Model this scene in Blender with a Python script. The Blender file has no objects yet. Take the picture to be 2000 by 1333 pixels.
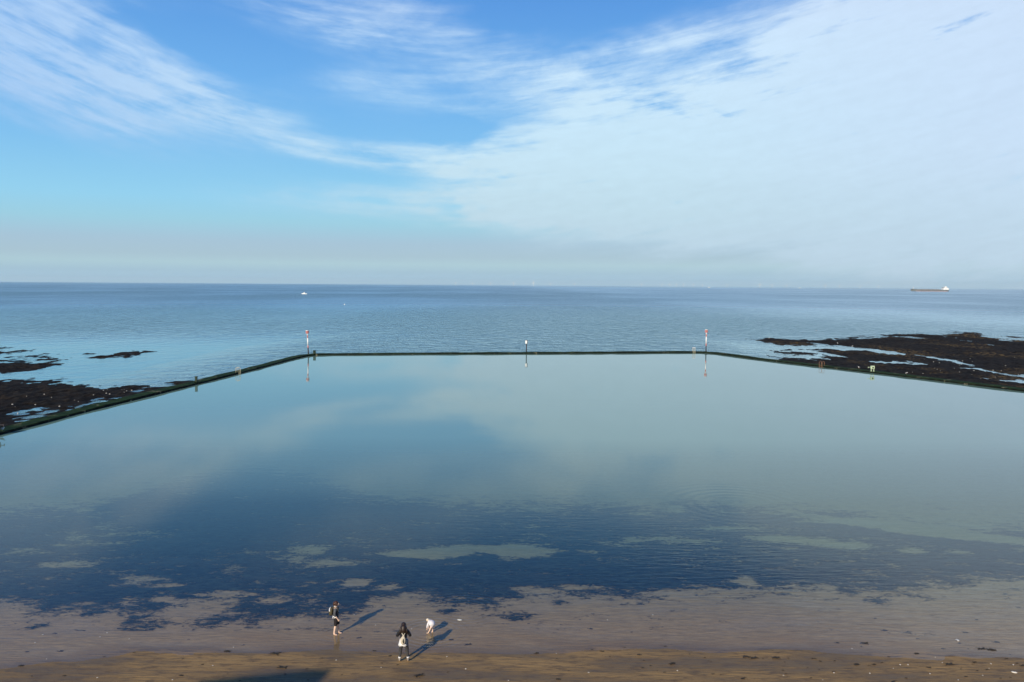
import bpy, bmesh, math, random
import numpy as np
from math import radians as R, sin, cos, pi, atan, atan2, asin, exp
from mathutils import Vector, Matrix
random.seed(7)
S = bpy.context.scene
col = S.collection

# ------------------------------------------------------------------ camera
F_PX, CAM_H = 1620.0, 16.4
ROLL, PITCH = atan(14.5/2000), atan(109.5/1620)
cd = bpy.data.cameras.new('camera'); cam = bpy.data.objects.new('camera', cd); col.objects.link(cam)
cd.sensor_width = 36; cd.lens = 36*F_PX/2000; cd.clip_start = 0.2; cd.clip_end = 120000
cam.matrix_world = Matrix.Translation((0, 0, CAM_H)) @ Matrix.Rotation(pi/2-PITCH, 4, 'X') @ Matrix.Rotation(ROLL, 4, 'Z')
S.camera = cam

def ray(u, v):
    x = (u-1000)/F_PX; y = -(v-666.5)/F_PX
    c, s = cos(ROLL), sin(ROLL); x, y = c*x-s*y, s*x+c*y
    f = Vector((0, cos(PITCH), -sin(PITCH))); r = Vector((1, 0, 0))
    return (f + r*x + r.cross(f)*y).normalized()
def at(u, v, z=0.0):
    d = ray(u, v); t = (z-CAM_H)/d.z
    return Vector((0, 0, CAM_H)) + d*t
def azel(u, v):
    d = ray(u, v); return atan2(d.x, d.y), asin(d.z)

# ------------------------------------------------------------------ colour helpers
def lin(r, g, b):
    f = lambda c: (c/255/12.92) if c/255 <= 0.04045 else ((c/255+0.055)/1.055)**2.4
    return (f(r), f(g), f(b), 1.0)

class NT:
    def __init__(s, tree): s.t = tree; tree.nodes.clear()
    def n(s, kind, **kw):
        nd = s.t.nodes.new(kind)
        for k, v in kw.items():
            if k.startswith('i_'):
                key = k[2:]; key = int(key) if key.isdigit() else key.replace('_', ' ')
                s.put(nd.inputs[key], v)
            else: setattr(nd, k, v)
        return nd
    def put(s, sock, v):
        if isinstance(v, bpy.types.NodeSocket): s.t.links.new(v, sock)
        elif isinstance(v, bpy.types.Node): s.t.links.new(v.outputs[0], sock)
        else: sock.default_value = v
    def m(s, op, a, b=None, c=None, clamp=False):
        nd = s.n('ShaderNodeMath', operation=op, use_clamp=clamp); s.put(nd.inputs[0], a)
        if b is not None: s.put(nd.inputs[1], b)
        if c is not None: s.put(nd.inputs[2], c)
        return nd.outputs[0]
    def vm(s, op, a, b=None, scale=None):
        nd = s.n('ShaderNodeVectorMath', operation=op); s.put(nd.inputs[0], a)
        if b is not None: s.put(nd.inputs[1], b)
        if scale is not None: s.put(nd.inputs['Scale'], scale)
        return nd.outputs['Value'] if op in ('LENGTH', 'DISTANCE', 'DOT_PRODUCT') else nd.outputs[0]
    def mr(s, v, a, b, c=0.0, d=1.0, smooth=True):
        nd = s.n('ShaderNodeMapRange'); nd.interpolation_type = 'SMOOTHSTEP' if smooth else 'LINEAR'
        for i, x in enumerate((v, a, b, c, d)): s.put(nd.inputs[i], x)
        return nd.outputs[0]
    def mix(s, f, a, b, kind='MIX'):
        nd = s.n('ShaderNodeMix', data_type='RGBA', blend_type=kind)
        s.put(nd.inputs[0], f); s.put(nd.inputs[6], a); s.put(nd.inputs[7], b); return nd.outputs[2]
    def noise(s, vec, scale=1.0, detail=3.0, rough=0.5, dist=0.0):
        nd = s.n('ShaderNodeTexNoise'); s.put(nd.inputs['Vector'], vec)
        nd.inputs['Scale'].default_value = scale; nd.inputs['Detail'].default_value = detail
        nd.inputs['Roughness'].default_value = rough; nd.inputs['Distortion'].default_value = dist
        return nd
    def ramp(s, f, pts, interp='LINEAR'):
        nd = s.n('ShaderNodeValToRGB'); s.put(nd.inputs[0], f); cr = nd.color_ramp; cr.interpolation = interp
        while len(cr.elements) < len(pts): cr.elements.new(0.5)
        for e, (p, c) in zip(cr.elements, pts): e.position = p
        for e, (p, c) in zip(cr.elements, pts): e.color = c
        return nd.outputs[0]
    def xyz(s, x, y, z=0.0):
        nd = s.n('ShaderNodeCombineXYZ'); s.put(nd.inputs[0], x); s.put(nd.inputs[1], y); s.put(nd.inputs[2], z); return nd.outputs[0]
    def sep(s, v):
        nd = s.n('ShaderNodeSeparateXYZ'); s.put(nd.inputs[0], v); return nd.outputs
    def mapping(s, v, loc=(0, 0, 0), rot=0.0, scale=(1, 1, 1), kind='POINT'):
        nd = s.n('ShaderNodeMapping', vector_type=kind); s.put(nd.inputs['Vector'], v)
        nd.inputs['Location'].default_value = loc; nd.inputs['Rotation'].default_value = (0, 0, rot)
        nd.inputs['Scale'].default_value = scale; return nd.outputs[0]

# ------------------------------------------------------------------ world: clear sky, haze bands, cirrus
SUN_EL, SHADOW_AZ = 24.5, 26.7            # the sun stands low behind the camera's left shoulder
W = bpy.data.worlds.new('World'); S.world = W; W.use_nodes = True
w = NT(W.node_tree)
tc = w.n('ShaderNodeTexCoord'); dx, dy, dz = w.sep(tc.outputs['Generated'])
az = w.m('ARCTAN2', dx, dy); el = w.m('ARCSINE', dz)
sky = w.n('ShaderNodeTexSky', sky_type='NISHITA', sun_disc=False, sun_elevation=R(SUN_EL),
          sun_rotation=R(180+SHADOW_AZ), altitude=10, air_density=1.0, dust_density=0.6, ozone_density=1.5)
def elv(v): return (azel(1000, v)[1])
ELMAX = 1.2
pts = [(v, c) for v, c in [(549, (168, 206, 232)), (533, (166, 200, 220)), (520, (176, 209, 221)), (505, (170, 199, 215)),
       (478, (167, 198, 219)), (440, (156, 209, 230)), (400, (148, 211, 242)), (300, (128, 194, 242)),
       (180, (111, 178, 239)), (60, (97, 162, 231)), (0, (90, 154, 227))]]
stops = [(max(0.0, elv(v))/ELMAX, lin(*c)) for v, c in pts] + [(0.34, lin(68, 124, 200)), (0.45, lin(46, 94, 164)), (1.0, lin(26, 62, 122))]
clear = w.ramp(w.m('DIVIDE', el, ELMAX), stops)
base = w.mix(0.96, w.vm('SCALE', sky, scale=0.1), clear)
# domain warp for ragged cloud edges; streaks follow a shallow bowl so the cirrus fans as in the photograph
azc = azel(850, 300)[0]
dl = w.m('MINIMUM', w.m('SUBTRACT', az, azc), 0.0); dr = w.m('MAXIMUM', w.m('SUBTRACT', az, azc), 0.0)
bowl = w.m('ADD', w.m('MULTIPLY', w.m('MULTIPLY', dl, dl), 0.45), w.m('DIVIDE', w.m('MULTIPLY', w.m('MULTIPLY', dr, dr), 0.75), w.m('MULTIPLY_ADD', dr, 3.0, 1.0)))
els = w.m('SUBTRACT', el, bowl)
sv = w.xyz(az, els, 0.0)
w1 = w.noise(w.mapping(sv, scale=(2.2, 7.0, 1)), 1.6, 5, 0.55)
w2 = w.noise(w.mapping(sv, loc=(7, 3, 1), scale=(9, 30, 1)), 1.5, 4, 0.6)
wv = w.vm('ADD', w.vm('MULTIPLY', w.vm('SUBTRACT', w1.outputs['Color'], (0.5, 0.5, 0.5)), (0.15, 0.05, 0)),
          w.vm('MULTIPLY', w.vm('SUBTRACT', w2.outputs['Color'], (0.5, 0.5, 0.5)), (0.05, 0.016, 0)))
cv = w.vm('ADD', w.xyz(az, el, 0.0), wv)
def blob(u, v, ru, rv, rot, wt, soft=0.25):
    a, e = azel(u, v)
    q = w.mapping(cv, loc=(a, e, 0), rot=R(-rot), scale=(ru/F_PX, rv/F_PX, 1), kind='TEXTURE')
    return w.mr(w.vm('LENGTH', q), 1.0, soft, 0.0, wt)
blobs = [
 (1620, 210, 720, 280, -7, 1.15, .35), (1330, 330, 600, 190, 0, 0.9, .3), (2050, 200, 600, 420, -5, 1.35, .3),
 (800, 308, 350, 44, 2, .85, .2), (800, 405, 480, 56, 2, .72, .2), (1050, 360, 360, 120, 0, .6, .2),
 (200, 130, 440, 170, 17, .62, .3), (60, 50, 360, 200, 10, .4, .2), (70, 150, 300, 120, 20, .4, .2), (440, 215, 270, 85, 18, .45, .2),
 (820, 60, 460, 95, 10, .58, .2), (1080, 170, 280, 80, 10, .45, .2), (800, 185, 300, 80, 5, .5, .2), (560, 30, 260, 50, 8, .3, .2),
 (1700, 440, 1000, 170, 0, .75, .2), (1250, 80, 260, 40, -12, .35, .2),
 (350, 62, 200, 34, 15, -.5, .2), (165, 80, 70, 28, 30, -.45, .2), (890, 258, 120, 26, 0, -.75, .2),
 (1090, 15, 210, 45, -6, -.9, .3), (870, 418, 44, 8, 0, -.5, .2), (450, 90, 170, 50, 10, -.35, .2), (760, 313, 50, 9, 0, -.35, .2),
 (2100, -300, 620, 300, 0, .65, .2), (100, -300, 500, 140, 15, .25, .2)]
D = None
for b in blobs:
    o = blob(*b); D = o if D is None else w.m('ADD', D, o)
st = w.noise(w.mapping(sv, loc=(3, 1, 0), scale=(3.0, 20, 1)), 3.0, 7, 0.58).outputs[0]
fine = w.noise(w.mapping(sv, loc=(1, 9, 4), scale=(26, 60, 1)), 2.2, 4, 0.55).outputs[0]
st2 = w.noise(w.mapping(sv, loc=(11, 4, 2), scale=(5.0, 46, 1)), 2.6, 6, 0.62).outputs[0]
brk = w.noise(w.mapping(w.xyz(az, el, 0.0), loc=(5, 5, 0), rot=R(12), scale=(5.5, 15, 1)), 1.3, 6, 0.66, 0.6).outputs[0]
curd = w.noise(w.mapping(w.xyz(az, el, 0.0), loc=(2, 8, 0), rot=R(-25), scale=(34, 60, 1)), 1.5, 4, 0.6, 0.3).outputs[0]
mod = w.m('ADD', w.mr(brk, .3, .7, -.34, .30, False), w.m('ADD', w.mr(st, 0.30, 0.70, 0.5, 1.15, False), w.m('ADD', w.m('MULTIPLY', w.m('SUBTRACT', st2, 0.5), w.mr(el, .03, .2, .15, .85)), w.m('MULTIPLY', w.m('SUBTRACT', fine, 0.5), 0.35))))
mod = w.m('MAXIMUM', mod, 0.0)
al = w.mr(w.m('MULTIPLY', w.m('MAXIMUM', D, 0.0), mod), 0.0, 1.25, 0.0, 0.95)
# far from the photographed quarter of the sky the cover is plain broken cirrus
al = w.m('MAXIMUM', al, w.m('MULTIPLY', w.mr(st, 0.5, 0.75), w.mr(w.m('ABSOLUTE', az), 0.75, 1.3, 0.0, 0.6)))
cc = w.ramp(w.m('DIVIDE', el, 0.6), [(0.0, lin(190, 214, 232)), (0.14, lin(198, 226, 238)), (0.30, lin(202, 231, 248)), (0.45, lin(208, 234, 254)), (0.62, lin(205, 222, 250)), (0.85, lin(150, 168, 196)), (1.0, lin(120, 140, 175))])
cc = w.mix(w.mr(az, 0.1, 0.65, 0.0, 0.75), cc, lin(204, 222, 247))
cc = w.mix(w.mr(az, -0.1, -0.6, 0.0, 0.85), cc, lin(163, 199, 242))
cc = w.mix(w.mr(el, 0.16, 0.03, 0.0, 0.7), cc, lin(188, 213, 229))
cc = w.vm('SCALE', cc, scale=w.m('ADD', 0.97, w.m('ADD', w.m('MULTIPLY', st2, 0.10), w.m('MULTIPLY', w.m('SUBTRACT', curd, .5), .09))))
skyc = w.mix(al, base, cc)
bg = w.n('ShaderNodeBackground'); w.put(bg.inputs[0], w.vm('SCALE', skyc, scale=10.0)); bg.inputs[1].default_value = 0.1
w.put(w.n('ShaderNodeOutputWorld').inputs[0], bg)

# ------------------------------------------------------------------ sun, exposure
sd = bpy.data.lights.new('sun', 'SUN'); sd.energy = 4.8; sd.angle = R(0.5); sd.color = (1.0, 0.87, 0.68)
sun = bpy.data.objects.new('sun', sd); col.objects.link(sun)
tosun = Vector((-sin(R(SHADOW_AZ))*cos(R(SUN_EL)), -cos(R(SHADOW_AZ))*cos(R(SUN_EL)), sin(R(SUN_EL))))
sun.rotation_euler = tosun.to_track_quat('Z', 'Y').to_euler(); sun.location = (-30, -60, 40)
S.view_settings.view_transform = 'Standard'; S.view_settings.look = 'None'
S.view_settings.exposure = 0.0; S.view_settings.gamma = 1.0
try: S.view_settings.use_curve_mapping = False
except Exception: pass
S.cycles.max_bounces = 8; S.cycles.transparent_max_bounces = 16

# ------------------------------------------------------------------ mesh / tag helpers
def tag(o, label=None, cat=None, group=None, kind=None):
    if label: o['label'] = label
    if cat: o['category'] = cat
    if group: o['group'] = group
    if kind: o['kind'] = kind
    return o
def obj(name, bm, mat, parent=None, smooth=True):
    if isinstance(bm, bmesh.types.BMesh):
        me = bpy.data.meshes.new(name); bm.normal_update(); bm.to_mesh(me); bm.free()
    else: me = bm
    if smooth: me.shade_smooth()
    if mat: me.materials.append(mat)
    o = bpy.data.objects.new(name, me); col.objects.link(o)
    if parent: o.parent = parent
    return o
def empty(name, loc=(0, 0, 0), rz=0.0, label=None, cat=None, group=None):
    o = bpy.data.objects.new(name, None); col.objects.link(o); o.location = loc; o.rotation_euler.z = rz
    o.empty_display_size = 0.3
    return tag(o, label, cat, group)
def copy_tree(o, parent=None):
    c = o.copy(); col.objects.link(c); c.parent = parent
    for ch in list(o.children): copy_tree(ch, c)
    return c
def box(bm, c, s, rz=0.0, bev=0.0, taper=1.0):
    vs = []
    for z in (-.5, .5):
        k = taper if z > 0 else 1.0
        for x, y in ((-.5, -.5), (.5, -.5), (.5, .5), (-.5, .5)):
            p = Vector((x*s[0]*k, y*s[1]*k, 0)); p.rotate(Matrix.Rotation(rz, 3, 'Z'))
            vs.append(bm.verts.new((c[0]+p.x, c[1]+p.y, c[2]+z*s[2])))
    fs = [bm.faces.new([vs[i] for i in f]) for f in ((3, 2, 1, 0), (4, 5, 6, 7), (0, 1, 5, 4), (1, 2, 6, 5), (2, 3, 7, 6), (3, 0, 4, 7))]
    if bev: bmesh.ops.bevel(bm, geom=list({e for f in fs for e in f.edges}), offset=bev, segments=2, affect='EDGES', profile=0.5)
def tube(bm, pts, r, n=8, cap=True):
    pts = [Vector(p) for p in pts]; rs = r if isinstance(r, (list, tuple)) else [r]*len(pts); rings = []
    for i, p in enumerate(pts):
        d = (pts[min(i+1, len(pts)-1)]-pts[max(i-1, 0)]).normalized()
        a = d.cross(Vector((0.31, 0.87, 0.21)) if abs(d.z) > .8 else Vector((0, 0, 1))).normalized(); b = d.cross(a)
        rings.append([bm.verts.new(p + (a*cos(2*pi*k/n)+b*sin(2*pi*k/n))*rs[i]) for k in range(n)])
    for A, B in zip(rings, rings[1:]):
        for k in range(n): bm.faces.new((A[k], A[(k+1) % n], B[(k+1) % n], B[k]))
    if cap: bm.faces.new(rings[0][::-1]); bm.faces.new(rings[-1])
def ball(bm, c, s, seg=12, rings=8, rot=None):
    m = Matrix.Translation(c) @ (rot.to_4x4() if rot else Matrix.Identity(4)) @ Matrix.Diagonal((*s, 1))
    bmesh.ops.create_uvsphere(bm, u_segments=seg, v_segments=rings, radius=1.0, matrix=m)
def grid_mesh(name, X, Y, Z, keep, attr=None):
    ny, nx = X.shape
    idx = np.arange(nx*ny).reshape(ny, nx)
    q = np.stack([idx[:-1, :-1], idx[:-1, 1:], idx[1:, 1:], idx[1:, :-1]], -1)[keep].reshape(-1, 4)
    used = np.unique(q); remap = -np.ones(nx*ny, int); remap[used] = np.arange(len(used)); q = remap[q]
    co = np.stack([X, Y, Z], -1).reshape(-1, 3)[used]
    me = bpy.data.meshes.new(name)
    me.vertices.add(len(co)); me.vertices.foreach_set('co', co.astype(np.float32).ravel())
    me.loops.add(q.size); me.loops.foreach_set('vertex_index', q.astype(np.int32).ravel())
    me.polygons.add(len(q)); me.polygons.foreach_set('loop_start', (np.arange(len(q))*4).astype(np.int32))
    me.update(calc_edges=True); me.validate()
    if attr is not None:
        at_ = me.attributes.new('cover', 'FLOAT', 'POINT'); at_.data.foreach_set('value', attr.ravel()[used].astype(np.float32))
    return me
def hash2(i, j, seed):
    h = (i*374761393 + j*668265263 + seed*974634777) & 0xffffffff
    h = ((h ^ (h >> 13))*1274126177) & 0xffffffff
    return ((h ^ (h >> 16)) & 0xffff)/65535.0
def vnoise(x, y, seed=0):
    xi = np.floor(x).astype(np.int64); yi = np.floor(y).astype(np.int64); fx = x-xi; fy = y-yi
    fx = fx*fx*fx*(fx*(fx*6-15)+10); fy = fy*fy*fy*(fy*(fy*6-15)+10)
    a = hash2(xi, yi, seed); b = hash2(xi+1, yi, seed); c = hash2(xi, yi+1, seed); d = hash2(xi+1, yi+1, seed)
    return (a*(1-fx)+b*fx)*(1-fy)+(c*(1-fx)+d*fx)*fy
def fbm(x, y, seed=0, oc=4, g=0.5):
    x = np.asarray(x, float); y = np.asarray(y, float)
    s = 0; a = 1; t = 0
    for k in range(oc):
        s = s+a*vnoise(x*2**k*1.01+k*17.3, y*2**k*0.99+k*5.1, seed+k); t += a; a *= g
    return s/t
def inside(X, Y, poly):
    r = np.zeros(X.shape, bool); n = len(poly)
    for i in range(n):
        x1, y1 = poly[i]; x2, y2 = poly[(i+1) % n]
        if y1 == y2: continue
        c = ((y1 > Y) != (y2 > Y)) & (X < (x2-x1)*(Y-y1)/(y2-y1)+x1); r ^= c
    return r
def segdist(X, Y, pts):
    d = np.full(X.shape, 1e9)
    for (x1, y1), (x2, y2) in zip(pts, pts[1:]):
        L = (x2-x1)**2+(y2-y1)**2+1e-9; t = np.clip(((X-x1)*(x2-x1)+(Y-y1)*(y2-y1))/L, 0, 1)
        d = np.minimum(d, np.hypot(X-x1-t*(x2-x1), Y-y1-t*(y2-y1)))
    return d
def sdf(X, Y, poly):
    d = segdist(X, Y, list(poly)+[poly[0]]); return np.where(inside(X, Y, poly), d, -d)

# ------------------------------------------------------------------ materials
def mat(name):
    m = bpy.data.materials.new(name); m.use_nodes = True; return m, NT(m.node_tree)
def plain(name, c, rough=0.7, var=0.25, scale=8.0, bump=0.0, c2=None, metal=0.0):
    m, t = mat(name); g = t.n('ShaderNodeTexCoord').outputs['Object']
    nz = t.noise(g, scale, 4, 0.6).outputs[0]
    a = tuple(x*(1-var) for x in c[:3])+(1,); b = tuple(min(1, x*(1+var)) for x in (c2 or c)[:3])+(1,)
    p = t.n('ShaderNodeBsdfPrincipled'); t.put(p.inputs['Base Color'], t.mix(t.mr(nz, .3, .7), a, b))
    p.inputs['Roughness'].default_value = rough; p.inputs['Metallic'].default_value = metal
    if bump:
        b_ = t.n('ShaderNodeBump'); b_.inputs['Distance'].default_value = bump; t.put(b_.inputs['Height'], nz); t.put(p.inputs['Normal'], b_)
    t.put(t.n('ShaderNodeOutputMaterial').inputs[0], p); return m

def sea_mat():
    m, t = mat('sea_water'); pos = t.n('ShaderNodeNewGeometry').outputs['Position']
    x, y, z = t.sep(pos)
    n1 = t.noise(t.mapping(pos, rot=R(-4), scale=(0.26, 0.20, 1)), 1.0, 4, 0.6, 0.5).outputs[0]
    n2 = t.noise(t.mapping(pos, loc=(50, 9, 0), rot=R(6), scale=(0.05, 0.028, 1)), 1.0, 4, 0.55).outputs[0]
    patch = t.noise(t.mapping(pos, loc=(5, 40, 0), rot=R(-3), scale=(0.004, 0.0022, 1)), 1.0, 4, 0.55).outputs[0]
    dist = t.vm('LENGTH', pos)
    amp = t.m('MULTIPLY', t.mr(patch, .32, .68, .45, 1.25), t.m('MULTIPLY', t.mr(dist, 150, 1500, 1.0, 1.3), t.mr(x, 60, 260, 1.0, .55)))
    # sheltered water close to the reefs is calmer
    calm = t.mr(t.noise(t.mapping(pos, loc=(1, 1, 0), scale=(.012, .02, 1)), 1.0, 2).outputs[0], .35, .62)
    near = t.mr(y, 210, 320, 0.10, 1.0); side = t.mr(t.m('ABSOLUTE', x), 48, 80, 1.0, 0.0)
    near = t.m('MAXIMUM', near, t.m('MAXIMUM', side, t.m('MULTIPLY', calm, .15)))
    h = t.m('ADD', t.m('MULTIPLY', n1, 0.9), t.m('MULTIPLY', n2, 0.9))
    b = t.n('ShaderNodeBump'); b.inputs['Distance'].default_value = 2.3; b.inputs['Strength'].default_value = 1.0
    t.put(b.inputs['Height'], t.m('MULTIPLY', h, t.m('MULTIPLY', amp, near)))
    fr = t.n('ShaderNodeFresnel'); fr.inputs[0].default_value = 1.33; t.put(fr.inputs['Normal'], b)
    f = t.mr(fr, 0.0, 0.85, 0.02, 0.92, False)
    gl = t.n('ShaderNodeBsdfGlossy'); gl.inputs['Color'].default_value = (0.90, 1.0, 1.0, 1)
    t.put(gl.inputs['Roughness'], t.mr(dist, 180, 900, 0.12, 0.30)); t.put(gl.inputs['Normal'], b)
    df = t.n('ShaderNodeBsdfDiffuse'); t.put(df.inputs[0], t.mix(t.mr(patch, .35, .65), (0.075, 0.165, 0.21, 1), (0.11, 0.22, 0.26, 1)))
    mx = t.n('ShaderNodeMixShader'); t.put(mx.inputs[0], f); t.put(mx.inputs[1], df); t.put(mx.inputs[2], gl)
    t.put(t.n('ShaderNodeOutputMaterial').inputs[0], mx); return m

RINGS = [((840, 1236), 2.6, 0.30, .010), ((905, 1190), 3.2, 0.34, .006), ((1440, 985), 8.0, 0.9, .006), ((657, 1238), 1.6, 0.28, .005), ((960, 860), 9.0, .9, .004)]
def pool_mat():
    m, t = mat('pool_water'); pos = t.n('ShaderNodeNewGeometry').outputs['Position']; x, y, z = t.sep(pos)
    # wind ruffle on the right half of the near water, crests running away to the right
    q = t.mapping(pos, rot=R(24), scale=(0.5, 2.4, 1))
    rip = t.noise(q, 1.1, 3, 0.55, 0.25).outputs[0]
    c1 = at(1640, 1120)
    e = t.vm('LENGTH', t.mapping(pos, loc=(c1.x, c1.y, 0), rot=R(-12), scale=(24, 13, 1), kind='TEXTURE'))
    c2 = at(1980, 1230)
    e2 = t.vm('LENGTH', t.mapping(pos, loc=(c2.x, c2.y, 0), scale=(9, 5, 1), kind='TEXTURE'))
    c3 = at(1150, 1040)
    e3 = t.vm('LENGTH', t.mapping(pos, loc=(c3.x, c3.y, 0), rot=R(-6), scale=(26, 8, 1), kind='TEXTURE'))
    wmask = t.m('MAXIMUM', t.mr(e, 1.1, .2, 0, 1), t.m('MAXIMUM', t.mr(e2, 1.1, .2, 0, .8), t.mr(e3, 1.1, .2, 0, .55)))
    h = t.m('MULTIPLY', rip, t.m('MULTIPLY_ADD', wmask, 0.016, 0.0006))
    fine = t.noise(t.mapping(pos, scale=(1.2, 3.2, 1)), 1.6, 3, 0.6).outputs[0]
    h = t.m('ADD', h, t.m('MULTIPLY', fine, t.mr(y, 36, 110, 0.0026, 0.0007)))
    swell = t.noise(t.mapping(pos, scale=(0.12, 0.3, 1)), 1.0, 2, 0.5).outputs[0]
    h = t.m('ADD', h, t.m('MULTIPLY', swell, 0.0025))
    for (u, v), rad, wl, amp in RINGS:
        c = at(u, v); d = t.vm('DISTANCE', pos, (c.x, c.y, 0.0))
        s_ = t.m('SINE', t.m('MULTIPLY', d, 2*pi/wl))
        h = t.m('ADD', h, t.m('MULTIPLY', s_, t.m('MULTIPLY', t.mr(d, rad, rad*.45), t.m('MULTIPLY', t.mr(d, rad*.1, rad*.45, .2, 1.0), amp*.25))))
    b = t.n('ShaderNodeBump'); b.inputs['Distance'].default_value = 1.0; b.inputs['Strength'].default_value = 1.0; t.put(b.inputs['Height'], h)
    # the sheet is not refracted through, so both its faces get the air-to-water reflectance
    fr = t.n('ShaderNodeFresnel'); t.put(fr.inputs[0], t.mr(t.n('ShaderNodeNewGeometry').outputs['Backfacing'], 0, 1, 1.285, 1/1.285, False)); t.put(fr.inputs['Normal'], b)
    gl = t.n('ShaderNodeBsdfGlossy'); gl.inputs['Color'].default_value = (0.97, 0.98, 1, 1); gl.inputs['Roughness'].default_value = 0.025; t.put(gl.inputs['Normal'], b)
    # the water grows deeper and milkier away from the beach
    murk = t.m('ADD', t.mr(y, 47, 66, 0.0, 0.28, False), t.mr(y, 61, 88, 0.0, 0.68, False))
    tr = t.n('ShaderNodeBsdfTransparent'); t.put(tr.inputs[0], t.mix(t.mr(y, 37, 56), (0.97, 0.98, 0.97, 1), (0.66, 0.90, 0.82, 1)))
    df = t.n('ShaderNodeBsdfDiffuse'); df.inputs[0].default_value = (0.175, 0.305, 0.25, 1)
    m1 = t.n('ShaderNodeMixShader'); t.put(m1.inputs[0], murk); t.put(m1.inputs[1], tr); t.put(m1.inputs[2], df)
    m2 = t.n('ShaderNodeMixShader'); t.put(m2.inputs[0], fr); t.put(m2.inputs[1], m1); t.put(m2.inputs[2], gl)
    t.put(t.n('ShaderNodeOutputMaterial').inputs[0], m2); return m

def sand_mat():
    m, t = mat('wet_sand'); pos = t.n('ShaderNodeNewGeometry').outputs['Position']; x, y, z = t.sep(pos)
    big = t.noise(t.mapping(pos, scale=(.18, .7, 1)), 1.0, 5, .6).outputs[0]
    mid = t.noise(t.mapping(pos, loc=(4, 4, 0), scale=(1.2, 4.0, 1)), 1.0, 5, .65).outputs[0]
    gr = t.noise(pos, 22, 3, .7).outputs[0]
    gold = t.mix(t.mr(big, .35, .65), lin(114, 94, 64), lin(156, 128, 84))
    gold = t.mix(t.mr(mid, .45, .68, 0, .8), gold, lin(92, 76, 60))
    silt = t.mix(t.mr(mid, .3, .7), lin(138, 117, 82), lin(164, 140, 99))
    zz = t.m('ADD', z, t.m('MULTIPLY', t.m('SUBTRACT', big, .5), .09))
    c = t.mix(t.mr(zz, -.04, .0), silt, gold)
    c = t.mix(t.mr(gr, .45, .75, 0, .35), c, (0.06, 0.045, 0.03, 1))
    # ripple marks left by the tide
    wv = t.noise(t.mapping(pos, rot=R(3), scale=(.9, 11, 1)), 1.0, 3, .5, .5).outputs[0]
    b = t.n('ShaderNodeBump'); b.inputs['Distance'].default_value = 1.0
    t.put(b.inputs['Height'], t.m('ADD', t.m('MULTIPLY', wv, t.mr(big, .3, .6, .012, .05)), t.m('MULTIPLY', gr, .0035)))
    p = t.n('ShaderNodeBsdfPrincipled'); t.put(p.inputs['Base Color'], c); t.put(p.inputs['Normal'], b)
    t.put(p.inputs['Roughness'], t.mr(big, .35, .6, .5, .75)); p.inputs['Specular IOR Level'].default_value = .35
    t.put(t.n('ShaderNodeOutputMaterial').inputs[0], p); return m

def weed_mat():
    m, t = mat('seaweed'); pos = t.n('ShaderNodeNewGeometry').outputs['Position']
    a = t.noise(t.mapping(pos, rot=R(-8), scale=(1.3, 3.2, 1)), 1.4, 6, .68, .4).outputs[0]
    bb = t.noise(t.mapping(pos, loc=(3, 2, 0), scale=(.25, .5, 1)), 1.0, 3, .6).outputs[0]
    c = t.mix(t.mr(a, .38, .72), (0.002, 0.005, 0.006, 1), (0.036, 0.052, 0.044, 1))
    c = t.mix(t.mr(bb, .5, .75, 0, .6), c, (0.05, 0.05, 0.042, 1))
    p = t.n('ShaderNodeBsdfPrincipled'); t.put(p.inputs['Base Color'], c); p.inputs['Roughness'].default_value = .7
    p.inputs['Specular IOR Level'].default_value = .2
    cov = t.n('ShaderNodeAttribute', attribute_name='cover').outputs['Fac']
    f1 = t.noise(t.mapping(pos, rot=R(-12), loc=(9, 2, 0), scale=(1.7, 2.9, 1)), 1.7, 6, .72, .7).outputs[0]
    f2 = t.noise(t.mapping(pos, rot=R(-20), loc=(2, 2, 0), scale=(.8, 2.2, 1)), 1.0, 5, .65, .3).outputs[0]
    cv_ = t.m('ADD', cov, t.m('ADD', t.m('MULTIPLY', t.m('SUBTRACT', f1, .5), 4.2), t.m('MULTIPLY', t.m('SUBTRACT', f2, .5), 2.0)))
    al_ = t.mr(cv_, -.35, .75)
    p2 = t.n('ShaderNodeBsdfTransparent'); mx = t.n('ShaderNodeMixShader'); t.put(mx.inputs[0], al_); t.put(mx.inputs[1], p2); t.put(mx.inputs[2], p)
    t.put(t.n('ShaderNodeOutputMaterial').inputs[0], mx); return m

def reef_mat():
    m, t = mat('reef_rock'); pos = t.n('ShaderNodeNewGeometry').outputs['Position']; x, y, z = t.sep(pos)
    a = t.noise(t.mapping(pos, scale=(1, .55, 1)), 1.1, 7, .7).outputs[0]
    bb = t.noise(t.mapping(pos, loc=(8, 8, 0), scale=(.06, .035, 1)), 1.0, 5, .6).outputs[0]
    sp = t.noise(t.mapping(pos, loc=(2, 5, 0), scale=(1.1, .5, 1)), 1.6, 3, .6).outputs[0]
    c = t.mix(t.mr(a, .35, .7), (0.006, 0.0055, 0.005, 1), (0.030, 0.024, 0.018, 1))
    warm = t.m('MULTIPLY', t.mr(bb, .46, .62), t.m('MULTIPLY', t.mr(sp, .46, .6), t.mr(x, 60, 110, .15, 1.0)))
    c = t.mix(t.m('MULTIPLY', warm, .8), c, (0.17, 0.115, 0.045, 1))
    d = t.n('ShaderNodeBump'); d.inputs['Distance'].default_value = .3; t.put(d.inputs['Height'], a)
    p = t.n('ShaderNodeBsdfPrincipled'); t.put(p.inputs['Base Color'], c); t.put(p.inputs['Normal'], d); p.inputs['Roughness'].default_value = .85
    p.inputs['Specular IOR Level'].default_value = .08
    t.put(t.n('ShaderNodeOutputMaterial').inputs[0], p); return m

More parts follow.
